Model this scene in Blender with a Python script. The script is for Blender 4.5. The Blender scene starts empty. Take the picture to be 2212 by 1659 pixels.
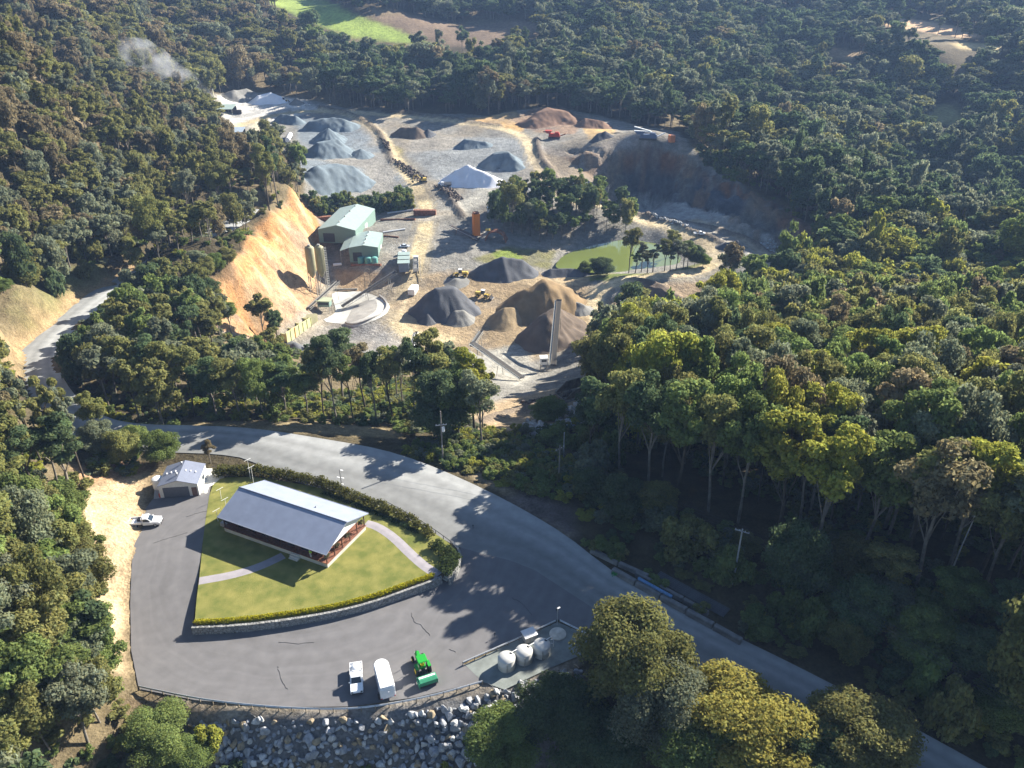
import bpy, bmesh, math, random
import numpy as np
from mathutils import Vector, Matrix
from mathutils.geometry import tessellate_polygon
R = math.radians
random.seed(7); rng = np.random.default_rng(7)
SC = bpy.context.scene; COL = SC.collection
# ------------------------------------------------------------------ camera, sky, sun, exposure
CAM_H, PITCH, FOC, CX, CY = 96.0, R(28.5), 1703.0, 1106.0, 829.5      # FOC, CX, CY in the units of the 2212 x 1659 measuring grid
cd = bpy.data.cameras.new('camera'); cam = bpy.data.objects.new('camera', cd); COL.objects.link(cam)
cam.location = (0, 0, CAM_H); cam.rotation_euler = (math.pi/2 - PITCH, 0, 0)
cd.sensor_width = 36; cd.lens = 36*FOC/2212; cd.clip_start = 1; cd.clip_end = 6000
SC.camera = cam
SUN_EL, SUN_D = R(29), Vector((0.78, 0.625, 0)).normalized()
w = bpy.data.worlds.new('World'); SC.world = w; w.use_nodes = True
nt = w.node_tree; bg = nt.nodes['Background']; sky = nt.nodes.new('ShaderNodeTexSky')
sky.sky_type = 'NISHITA'; sky.sun_disc = False; sky.sun_elevation = SUN_EL
sky.sun_rotation = math.atan2(SUN_D.x, SUN_D.y); sky.air_density = 1.0; sky.dust_density = 0.4; sky.ozone_density = 2.5
nt.links.new(sky.outputs[0], bg.inputs[0]); bg.inputs[1].default_value = 0.056
sd = bpy.data.lights.new('sun', 'SUN'); sun = bpy.data.objects.new('sun', sd); COL.objects.link(sun)
sd.energy = 5.0; sd.angle = R(0.5); sd.color = (1.0, 0.93, 0.80)
to_sun = SUN_D*math.cos(SUN_EL) + Vector((0, 0, math.sin(SUN_EL)))
sun.rotation_euler = to_sun.to_track_quat('Z', 'Y').to_euler()
SC.view_settings.view_transform = 'Standard'; SC.view_settings.look = 'None'
SC.view_settings.exposure = 1.72; SC.view_settings.gamma = 1.0
SC.cycles.max_bounces = 5; SC.cycles.diffuse_bounces = 3; SC.cycles.glossy_bounces = 2; SC.cycles.transmission_bounces = 3
SC.cycles.transparent_max_bounces = 4; SC.cycles.volume_bounces = 0; SC.cycles.caustics_reflective = False; SC.cycles.caustics_refractive = False

# ------------------------------------------------------------------ measuring: photo grid position -> ray -> ground
SP, CP = math.sin(PITCH), math.cos(PITCH)
def ray(px, py):
    u = (np.asarray(px, float)-CX)/FOC; v = (CY-np.asarray(py, float))/FOC
    d = np.stack([u, CP+v*SP, -SP+v*CP], -1)
    return d/np.linalg.norm(d, axis=-1, keepdims=True)
def plane(px, py, z):
    d = ray(px, py); t = (np.asarray(z, float)-CAM_H)/d[..., 2]
    return np.stack([d[..., 0]*t, d[..., 1]*t, np.zeros_like(t)+z], -1)
def pix(P):
    P = np.asarray(P, float); dz = P[..., 2]-CAM_H
    dep = P[..., 1]*CP - dz*SP; up = P[..., 1]*SP + dz*CP
    return CX+FOC*P[..., 0]/dep, CY-FOC*up/dep, dep
def pxm(P):                                        # measuring-grid units per metre at a point
    return FOC/pix(P)[2]

CTRL = np.array([
 # the levelled site, the sealed road
 (300,1480,0),(760,1520,0),(1040,1465,0),(700,1400,0),(1100,1300,0),(1270,1360,0),(1000,1080,0),(800,1020,.5),(1200,1250,0),(1400,1400,0),
 (1700,1500,0),(2100,1650,0),(470,970,1),(330,970,1),(200,930,1),(110,850,0),(70,760,-1),(170,670,-2),(230,620,-3),(400,530,-6),(500,480,-8),
 (290,1250,1.3),(420,1060,1.4),(300,1050,1.6),
 # bush beyond the road
 (1300,1150,.5),(1500,1250,1),(1700,1330,1),(2000,1480,1),(2200,1560,1),(2200,1350,3),(1900,1200,3),(1500,1080,1),(1250,1020,-1),(1350,960,-6),(1700,1000,-2),
 (2200,1100,1),(1400,860,-15),(1700,800,-16),(2200,850,-10),(1520,720,-31),(1900,690,-30),(2200,720,-30),
 # rock slope in front, bush beside it
 (500,1655,-5.5),(800,1655,-5.5),(1000,1600,-3.5),(330,1600,-3),(1250,1470,-.8),(1330,1600,-4),(1600,1655,-3),(1250,1655,-6),
 # the hill
 (200,1250,4),(130,1150,7),(0,1200,14),(0,1500,12),(170,1500,5),(120,1640,3),(0,950,10),(0,800,11),(0,700,12),(60,640,9),(0,500,16),(150,500,8),(300,430,3),
 (0,300,38),(200,300,16),(350,300,0),(445,330,-10),(430,250,-4),(200,150,32),(0,100,62),(0,0,72),(400,120,22),(300,50,45),(550,150,13),(150,30,58),
 # bank below the road down to the works
 (600,915,0),(300,790,-2),(450,770,-9),(600,830,-18),(800,850,-22),(950,850,-24),(350,650,-5),
 # orange cut: top, foot
 (455,625,-6),(500,585,-7),(545,520,-8),(590,470,-9),(640,430,-11),(655,395,-14),
 (560,735,-33),(620,715,-36),(668,660,-36),(692,600,-35),(695,540,-32),(690,500,-29),(685,455,-26),
 # works floor
 (550,215,-3),(620,225,-3.5),(500,290,-7),(600,300,-10),(720,330,-14),(740,400,-20),(930,450,-26),(760,500,-27),(800,560,-30),(880,610,-34),(800,690,-36),
 (960,690,-37),(900,735,-38),(1150,740,-39),(1100,800,-38.5),(700,760,-36),(850,765,-38),(1200,800,-37),(1050,560,-31),(1000,500,-28),(1100,640,-36),
 (1150,880,-22),(1050,900,-17),(1250,830,-26),(1000,960,-4),
 # upper yards, pit, pond
 (1000,300,-12),(1000,380,-20),(1150,330,-13),(1130,270,-8),(1190,410,-21),(900,260,-7),(760,240,-5),(1250,270,-8),(1400,300,-9),(1460,300,-9),
 (1220,330,-12),(1300,330,-10),(1400,328,-9),(1480,345,-11),(1540,385,-14.5),(1600,412,-17.5),(1700,455,-21.5),(1755,500,-24.5),
 (1330,415,-31),(1400,425,-34),(1500,440,-26.5),(1600,475,-27.5),(1700,530,-31.5),(1760,560,-33),(1480,480,-30),(1600,520,-30),(1700,570,-31),
 (1280,400,-23),(1340,455,-26),(1440,490,-28),(1520,520,-28),(1555,560,-28.5),(1450,600,-30),(1340,608,-31),(1280,640,-35),(1290,690,-37),
 (1200,560,-35),(1300,540,-36),(1400,545,-36),(1400,570,-36),(1300,580,-36),(1470,560,-33),(1100,480,-27),(1250,480,-27),
 (1650,590,-30),(1500,640,-34),(1400,660,-36),
 # valley and far hills
 (1700,300,-22),(1650,400,-19.5),(2000,480,-45),(2200,520,-46),(1800,420,-30),(1900,200,-14),(2200,250,-18),(2000,100,22),(2030,60,29),(2200,50,31),(2000,0,49),(1500,0,50),(1920,45,31),(1300,100,20),
 (1300,200,0),(1600,200,-11),(800,100,20),(700,20,42),(1000,50,33),(800,0,56),(1200,0,54),(1700,100,10),(2212,0,47),(450,20,50)], float)
WCTRL = np.array([(-500,1250,72),(0,1250,78),(500,1250,72),(0,1450,95),(-700,1450,95),(750,1450,95),(850,1100,75),(-700,900,90),(800,700,20),(-350,300,60),(-300,100,40),
 (-160,60,14),(-200,20,18),(300,60,10),(200,20,0),(0,30,-28),(-60,35,-20),(60,35,-25),(350,300,-5),(450,450,-30)], float)
CT = np.vstack([plane(CTRL[:, 0], CTRL[:, 1], CTRL[:, 2]), WCTRL])
def kern(r2): return -np.sqrt(r2+25.0)
def fit():
    n = len(CT); d2 = ((CT[:, None, :2]-CT[None, :, :2])**2).sum(-1)
    A = np.zeros((n+3, n+3)); A[:n, :n] = kern(d2)-np.eye(n)*1.2
    A[:n, n] = 1; A[:n, n+1:] = CT[:, :2]/500; A[n, :n] = 1; A[n+1:, :n] = CT[:, :2].T/500
    return np.linalg.solve(A, np.concatenate([CT[:, 2], np.zeros(3)]))
WT = fit()
def base_h(X, Y):
    X = np.asarray(X, float); Y = np.asarray(Y, float); sh = X.shape; X = X.ravel(); Y = Y.ravel(); out = np.empty_like(X)
    for i in range(0, len(X), 20000):
        x, y = X[i:i+20000], Y[i:i+20000]
        k = kern((x[:, None]-CT[:, 0])**2+(y[:, None]-CT[:, 1])**2)
        out[i:i+20000] = k@WT[:len(CT)]+WT[len(CT)]+WT[len(CT)+1]*x/500+WT[len(CT)+2]*y/500
    return out.reshape(sh)
def sstep(t): t = np.clip(t, 0, 1); return t*t*(3-2*t)
def poly_in(P, X, Y):                              # even-odd test
    c = np.zeros(X.shape, bool); n = len(P)
    for i in range(n):
        x1, y1 = P[i][:2]; x2, y2 = P[(i+1) % n][:2]
        if y1 == y2: continue
        k = ((y1 > Y) != (y2 > Y)) & (X < (x2-x1)*(Y-y1)/(y2-y1)+x1); c ^= k
    return c
def seg_dist(P, X, Y, closed=False):               # distance to a polyline, and the parameter along it
    best = np.full(X.shape, 1e9); par = np.zeros(X.shape); n = len(P)
    for i in range(n if closed else n-1):
        x1, y1 = P[i][:2]; x2, y2 = P[(i+1) % n][:2]; dx, dy = x2-x1, y2-y1; L = dx*dx+dy*dy+1e-9
        t = np.clip(((X-x1)*dx+(Y-y1)*dy)/L, 0, 1); d = np.hypot(X-x1-t*dx, Y-y1-t*dy)
        k = d < best; best = np.where(k, d, best); par = np.where(k, i+t, par)
    return best, par
def smooth(P, it=2):                               # Chaikin, open
    P = [np.array(p, float) for p in P]
    for _ in range(it):
        Q = [P[0]]
        for a, b in zip(P[:-1], P[1:]): Q += [a*.75+b*.25, a*.25+b*.75]
        P = Q+[P[-1]]
    return np.array(P)
def smooth_closed(P, it=1):
    P = [np.array(p, float) for p in P]
    for _ in range(it):
        Q = []
        for i in range(len(P)): a, b = P[i], P[(i+1) % len(P)]; Q += [a*.8+b*.2, a*.2+b*.8]
        P = Q
    return np.array(P)
def zl(L): return np.array([plane(x, y, z) for x, y, z in L])
# site outline (level ground for yard, house and road)
SITE = zl([(298,1492,0),(420,1520,0),(600,1536,0),(760,1535,0),(900,1515,0),(1045,1482,0),(1060,1500,0),(1180,1440,0),(1300,1380,0),(1420,1420,0),(1600,1490,0),(1800,1580,0),(2010,1670,0),
 (2200,1670,0),(1900,1545,0),(1640,1405,0),(1400,1290,0),(1240,1170,0),(1060,1060,0),(860,985,.3),(640,940,.6),(420,935,1),(300,960,1.2),(330,1010,1.4),(318,1100,1.4),(290,1200,1.3),(272,1300,1),(268,1420,.3)])
ROADC = smooth(zl([(2400,1850,0),(2180,1748,0),(2020,1656,0),(1860,1566,0),(1700,1480,0),(1540,1400,0),(1400,1330,0),(1220,1218,0),(1050,1110,0),(880,1030,0),(700,985,1.4),(520,955,1.4),(380,950,1.4),(270,948,1.4),(190,930,1.3),(118,880,1),(75,800,.2),(92,742,-1),(150,690,-2),(215,635,-3),(320,568,-4.8),(420,522,-6.2),(510,478,-8),(560,448,-9.5)]), 2)
def lot(X, Y): return 1.4*sstep((Y-88)/24)*sstep((-14-X)/22)
_k = (ROADC[:, 0] > -95) & (ROADC[:, 1] < 165); ROADC[_k, 2] = lot(ROADC[_k, 0], ROADC[_k, 1])
def H(X, Y):
    X = np.asarray(X, float); Y = np.asarray(Y, float); sh = X.shape; X = X.ravel(); Y = Y.ravel()
    z = base_h(X, Y)
    d, p = seg_dist(ROADC, X, Y); zr = np.interp(p, np.arange(len(ROADC)), ROADC[:, 2])
    z = z+(zr-.12-z)*sstep((7.5-d)/4)
    nr = (d < 12.5) & (Y < 150) & (X > -60)
    near = (X > -90) & (X < 110) & (Y > 55) & (Y < 175)
    if near.any():
        x, y = X[near], Y[near]; d, _ = seg_dist(SITE, x, y, True); ins = poly_in(SITE, x, y)
        m = np.where(ins, 1, sstep(1-d/3.0)); z[near] = z[near]+(lot(x, y)-.12-z[near])*m
    z = np.where(nr, np.minimum(z, zr-.1), z)
    return z.reshape(sh)
def G(px, py, lift=0.0):                           # photo grid -> point on the ground (the first the ray meets)
    px = np.atleast_1d(np.asarray(px, float)); py = np.atleast_1d(np.asarray(py, float)); d = ray(px, py)
    t0 = np.full(px.shape, 60.0); hit = np.full(px.shape, -1.0); t = t0.copy(); prev = t0.copy()
    for _ in range(150):
        P = d*t[:, None]; P[:, 2] += CAM_H
        g = P[:, 2]-H(P[:, 0], P[:, 1])-lift
        new = (g < 0) & (hit < 0); hit = np.where(new, t, hit); run = hit < 0
        if not run.any(): break
        prev = np.where(run, t, prev); t = np.where(run, t+np.clip(g*.9, .8, 25), t)
    lo, hi = prev, np.where(hit < 0, t, hit)
    for _ in range(14):
        m = (lo+hi)/2; P = d*m[:, None]; P[:, 2] += CAM_H; g = P[:, 2]-H(P[:, 0], P[:, 1])-lift
        lo = np.where(g > 0, m, lo); hi = np.where(g > 0, hi, m)
    P = d*hi[:, None]; P[:, 2] += CAM_H
    return P
def g1(px, py, lift=0.0): return Vector(G(px, py, lift)[0])
def gp(L, step=22):                                # a photo-grid outline, resampled and laid on the ground
    out = []
    for i in range(len(L)):
        a = np.array(L[i][:2], float); b = np.array(L[(i+1) % len(L)][:2], float); n = max(1, int(np.hypot(*(b-a))/step))
        out += [a+(b-a)*k/n for k in range(n)]
    out = np.array(out); return G(out[:, 0], out[:, 1])
def gl(L): L = np.array(L, float); return G(L[:, 0], L[:, 1])

# ------------------------------------------------------------------ materials
MATS = {}
def nodes(m): return m.node_tree.nodes, m.node_tree.links
def mat(name, col, rough=.7, metal=0.0, var=.12, scale=3.0, bump=0.0, bscale=20.0, spec=.3, var2=None, coords='Object'):
    """principled paint, soil or metal with two scales of uneven colour and an optional bump"""
    if name in MATS: return MATS[name]
    m = bpy.data.materials.new(name); m.use_nodes = True; N, L = nodes(m); b = N['Principled BSDF']
    b.inputs['Roughness'].default_value = rough; b.inputs['Metallic'].default_value = metal; b.inputs['Specular IOR Level'].default_value = spec
    tc = N.new('ShaderNodeTexCoord'); n = N.new('ShaderNodeTexNoise'); n.inputs['Scale'].default_value = scale; n.inputs['Detail'].default_value = 6
    L.new(tc.outputs[coords], n.inputs['Vector'])
    r = N.new('ShaderNodeValToRGB'); c2 = var2 or tuple(c*(1-var*2) for c in col)
    r.color_ramp.elements[0].position = .3; r.color_ramp.elements[1].position = .7
    r.color_ramp.elements[0].color = (*c2, 1); r.color_ramp.elements[1].color = (*[min(1, c*(1+var)) for c in col], 1)
    L.new(n.outputs['Fac'], r.inputs[0]); L.new(r.outputs[0], b.inputs['Base Color'])
    if bump:
        n2 = N.new('ShaderNodeTexNoise'); n2.inputs['Scale'].default_value = bscale; n2.inputs['Detail'].default_value = 5; L.new(tc.outputs[coords], n2.inputs['Vector'])
        bp = N.new('ShaderNodeBump'); bp.inputs['Strength'].default_value = bump; bp.inputs['Distance'].default_value = .3
        L.new(n2.outputs['Fac'], bp.inputs['Height']); L.new(bp.outputs[0], b.inputs['Normal'])
    MATS[name] = m; return m
def ground_mat():
    m = bpy.data.materials.new('ground'); m.use_nodes = True; N, L = nodes(m); b = N['Principled BSDF']; b.inputs['Roughness'].default_value = .95; b.inputs['Specular IOR Level'].default_value = .1
    a = N.new('ShaderNodeAttribute'); a.attribute_name = 'Col'; g = N.new('ShaderNodeNewGeometry')
    last = a.outputs['Color']
    for sc, lo, hi, det in ((.035, .78, 1.22, 4), (.35, .72, 1.25, 6), (2.2, .7, 1.3, 5)):
        n = N.new('ShaderNodeTexNoise'); n.inputs['Scale'].default_value = sc; n.inputs['Detail'].default_value = det; L.new(g.outputs['Position'], n.inputs['Vector'])
        mr = N.new('ShaderNodeMapRange'); mr.inputs[1].default_value = .3; mr.inputs[2].default_value = .7; mr.inputs[3].default_value = lo; mr.inputs[4].default_value = hi; L.new(n.outputs['Fac'], mr.inputs[0])
        mx = N.new('ShaderNodeMix'); mx.data_type = 'RGBA'; mx.blend_type = 'MULTIPLY'; mx.inputs[0].default_value = 1
        L.new(last, mx.inputs[6]); L.new(mr.outputs[0], mx.inputs[7]); last = mx.outputs[2]
    L.new(last, b.inputs['Base Color'])
    n = N.new('ShaderNodeTexNoise'); n.inputs['Scale'].default_value = .7; n.inputs['Detail'].default_value = 8; n.inputs['Roughness'].default_value = .65; L.new(g.outputs['Position'], n.inputs['Vector'])
    bp = N.new('ShaderNodeBump'); bp.inputs['Strength'].default_value = .8; bp.inputs['Distance'].default_value = .9; L.new(n.outputs['Fac'], bp.inputs['Height']); L.new(bp.outputs[0], b.inputs['Normal'])
    return m
# ------------------------------------------------------------------ things, parts, mesh builder
def tag(o, label=None, cat=None, group=None, kind=None):
    if label: o['label'] = label
    if cat: o['category'] = cat
    if group: o['group'] = group
    if kind: o['kind'] = kind
    return o
def thing(name, label, cat, loc=(0, 0, 0), rz=0, group=None):
    o = bpy.data.objects.new(name, None); COL.objects.link(o); o.location = loc; o.rotation_euler = (0, 0, rz); o.empty_display_size = .5
    return tag(o, label, cat, group)
def copy_thing(root, loc, rz, label=None, group=None, scale=None):
    r = root.copy(); COL.objects.link(r); r.location = loc; r.rotation_euler = (0, 0, rz)
    if label: r['label'] = label
    if group: r['group'] = group
    if scale: r.scale = scale
    for c in list(root.children):
        k = c.copy(); COL.objects.link(k); k.parent = r
        for d in list(c.children): e = d.copy(); COL.objects.link(e); e.parent = k
    return r
class MB:
    def __init__(s): s.v = []; s.f = []; s.sm = []
    def add(s, V, F, sm=False):
        o = len(s.v); s.v += [tuple(map(float, p)) for p in V]; s.f += [tuple(o+i for i in q) for q in F]; s.sm += [sm]*len(F); return s
    def box(s, c, d, rz=0, ry=0, rx=0, top=1.0, top_y=None):
        hx, hy, hz = d[0]/2, d[1]/2, d[2]/2; ty = top if top_y is None else top_y
        V = [Vector((x*hx*(top if z > 0 else 1), y*hy*(ty if z > 0 else 1), z*hz)) for z in (-1, 1) for x, y in ((-1, -1), (1, -1), (1, 1), (-1, 1))]
        M = Matrix.Translation(c) @ Matrix.Rotation(rz, 4, 'Z') @ Matrix.Rotation(ry, 4, 'Y') @ Matrix.Rotation(rx, 4, 'X')
        return s.add([M @ p for p in V], [(3, 2, 1, 0), (4, 5, 6, 7), (0, 1, 5, 4), (1, 2, 6, 5), (2, 3, 7, 6), (3, 0, 4, 7)])
    def cyl(s, a, b, r0, r1=None, n=10, caps=True, sm=True):
        a = Vector(a); b = Vector(b); r1 = r0 if r1 is None else r1; q = (b-a).to_track_quat('Z', 'Y')
        C = [(math.cos(2*math.pi*i/n), math.sin(2*math.pi*i/n)) for i in range(n)]
        V = [a+q @ Vector((x*r0, y*r0, 0)) for x, y in C]+[b+q @ Vector((x*r1, y*r1, 0)) for x, y in C]
        s.add(V, [(i, (i+1) % n, n+(i+1) % n, n+i) for i in range(n)], sm)
        if caps: s.add(V, [tuple(range(n-1, -1, -1)), tuple(range(n, 2*n))])
        return s
    def tube(s, pts, r, n=6, r1=None):
        k = len(pts)-1
        for i in range(k):
            ra = r if r1 is None else r+(r1-r)*i/k; rb = r if r1 is None else r+(r1-r)*(i+1)/k
            s.cyl(pts[i], pts[i+1], ra, rb, n)
        return s
    def lathe(s, c, prof, n=24):
        c = Vector(c); V = []; F = []
        for r, z in prof: V += [c+Vector((r*math.cos(2*math.pi*i/n), r*math.sin(2*math.pi*i/n), z)) for i in range(n)]
        for k in range(len(prof)-1): F += [(k*n+i, k*n+(i+1) % n, (k+1)*n+(i+1) % n, (k+1)*n+i) for i in range(n)]
        s.add(V, F, True); return s.add(V, [tuple(range(n-1, -1, -1)), tuple((len(prof)-1)*n+i for i in range(n))])
    def prism(s, P, ax, t0, t1):               # outline P in the plane across axis ax, from t0 to t1
        def pt(p, t): return (t, p[0], p[1]) if ax == 'x' else ((p[0], t, p[1]) if ax == 'y' else (p[0], p[1], t))
        n = len(P); V = [pt(p, t0) for p in P]+[pt(p, t1) for p in P]
        F = [(i, (i+1) % n, n+(i+1) % n, n+i) for i in range(n)]+[tuple(range(n-1, -1, -1)), tuple(range(n, 2*n))]
        return s.add(V, F)
    def slab(s, q, t):                         # a quad given a thickness along its normal
        q = [Vector(p) for p in q]; nrm = (q[1]-q[0]).cross(q[2]-q[0]).normalized()*t
        return s.add(q+[p-nrm for p in q], [(0, 1, 2, 3), (7, 6, 5, 4), (0, 4, 5, 1), (1, 5, 6, 2), (2, 6, 7, 3), (3, 7, 4, 0)])
    def build(s, name, m, parent=None, bevel=0.0, normals=True):
        me = bpy.data.meshes.new(name); me.from_pydata(s.v, [], s.f)
        me.polygons.foreach_set('use_smooth', s.sm); me.update()
        if normals or bevel:
            bm = bmesh.new(); bm.from_mesh(me)
            if bevel:
                bmesh.ops.remove_doubles(bm, verts=bm.verts, dist=1e-4)
                bmesh.ops.bevel(bm, geom=[e for e in bm.edges if e.calc_face_angle(0) > .5], offset=bevel, segments=2, affect='EDGES', clamp_overlap=True)
            bmesh.ops.recalc_face_normals(bm, faces=bm.faces); bm.to_mesh(me); bm.free()
        for x in (m if isinstance(m, (list, tuple)) else [m]): me.materials.append(x)
        o = bpy.data.objects.new(name, me); COL.objects.link(o)
        if parent is not None: o.parent = parent
        return o
def sheet(name, P, m, dz=.0, hf=None, sub=2.5):     # a flat outline tessellated and laid at the height of hf
    bm = bmesh.new(); vs = [bm.verts.new((p[0], p[1], 0)) for p in P]
    for t in tessellate_polygon([[Vector((p[0], p[1], 0)) for p in P]]): bm.faces.new([vs[i] for i in t])
    for _ in range(6):
        E = [e for e in bm.edges if e.calc_length() > sub]
        if not E: break
        bmesh.ops.subdivide_edges(bm, edges=E, cuts=1); bmesh.ops.triangulate(bm, faces=[f for f in bm.faces if len(f.verts) > 3])
    A = np.array([v.co[:] for v in bm.verts]); z = (hf or (lambda x, y: lot(x, y)))(A[:, 0], A[:, 1])+dz
    for v, k in zip(bm.verts, z): v.co.z = k
    bmesh.ops.recalc_face_normals(bm, faces=bm.faces)
    if sum(f.normal.z for f in bm.faces) < 0: bmesh.ops.reverse_faces(bm, faces=bm.faces)
    me = bpy.data.meshes.new(name); bm.to_mesh(me); bm.free(); me.materials.append(m)
    o = bpy.data.objects.new(name, me); COL.objects.link(o); return o

# ------------------------------------------------------------------ ground sheet with its soils
def vnoise(X, Y, s, seed=0):                        # value noise
    X = X/s+seed*17.3; Y = Y/s-seed*9.1; xi = np.floor(X).astype(int); yi = np.floor(Y).astype(int); fx = sstep(X-xi); fy = sstep(Y-yi)
    def h(i, j): k = np.sin(i*127.1+j*311.7+seed*74.7)*43758.5453; return k-np.floor(k)
    return (h(xi, yi)*(1-fx)+h(xi+1, yi)*fx)*(1-fy)+(h(xi, yi+1)*(1-fx)+h(xi+1, yi+1)*fx)*fy
def fbm(X, Y, s, seed=0): return vnoise(X, Y, s, seed)*.55+vnoise(X, Y, s*.45, seed+1)*.3+vnoise(X, Y, s*.2, seed+2)*.15
def axis(segs):
    out = [segs[0][0]]
    for a, b, s0, s1 in segs:
        x = a
        while x < b-1e-6:
            t = (x-a)/(b-a); x = min(b, x+s0+(s1-s0)*t); out.append(x)
    return np.array(out)
gx = axis([(-900, -150, 14, 3), (-150, 160, 1.5, 1.5), (160, 950, 3, 14)]); gy = axis([(0, 60, 4, 1.5), (60, 420, 1.5, 1.5), (420, 620, 1.6, 3.0), (620, 1500, 3, 12)])
GX, GY = np.meshgrid(gx, gy); GZ = H(GX, GY)
FLOOR = (.085, .070, .042); TAN = (.40, .33, .235); GRAV = (.275, .262, .235); BLUE = (.23, .26, .285); PALE = (.70, .57, .36); ORANGE = (.47, .25, .105); STRAW = (.56, .42, .26)
RUST = (.21, .105, .062); ROCKB = (.085, .098, .118); GRASS = (.16, .20, .055); LIME = (.72, .70, .66); EARTH = (.40, .30, .185); DRY = (.34, .27, .16)
QUARRY = gp([(470,205),(560,200),(650,212),(760,236),(900,250),(1000,245),(1060,252),(1110,238),(1200,232),(1300,250),(1380,272),(1470,285),(1520,350),(1570,380),(1620,412),(1700,452),(1760,510),(1750,560),
 (1690,600),(1620,600),(1560,608),(1540,650),(1480,690),(1400,690),(1310,700),(1270,850),(1200,925),(1020,905),(960,800),(860,770),(690,755),(560,740),(470,715),(455,630),(500,580),(560,490),(640,430),(660,395),(645,330),(560,335),(470,335)])
CUT = gp([(452,625),(500,578),(555,488),(600,455),(650,430),(680,455),(700,520),(694,600),(680,655),(625,700),(560,738),(478,712)])
FPX = []
def fgp(L): FPX.append(L); return gp(L)
FIELD1 = fgp([(560,-8),(690,-8),(760,30),(840,55),(905,82),(935,97),(850,92),(760,80),(690,55),(610,22)])
FIELD2 = fgp([(790,35),(880,28),(1000,58),(1130,42),(1190,60),(1080,105),(960,100),(880,70)])
FIELD3 = fgp([(1895,42),(1960,40),(2030,50),(2130,72),(2105,86),(1990,68),(1920,58)]); FIELD4 = fgp([(2055,92),(2185,95),(2195,112),(2070,106)]); FIELD5 = fgp([(2015,228),(2055,222),(2085,255),(2060,272),(2005,265)]); FIELD6 = fgp([(1780,100),(1850,110),(1850,130),(1790,125)])
BANK = gp([(330,1015),(318,1090),(295,1170),(282,1290),(278,1470),(262,1470),(225,1400),(195,1330),(222,1260),(150,1175),(150,1110),(190,1060),(260,1030)])
SPOIL = gp([(1000,905),(1060,870),(1150,850),(1270,830),(1290,850),(1200,920),(1100,935),(1010,930)])
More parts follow.
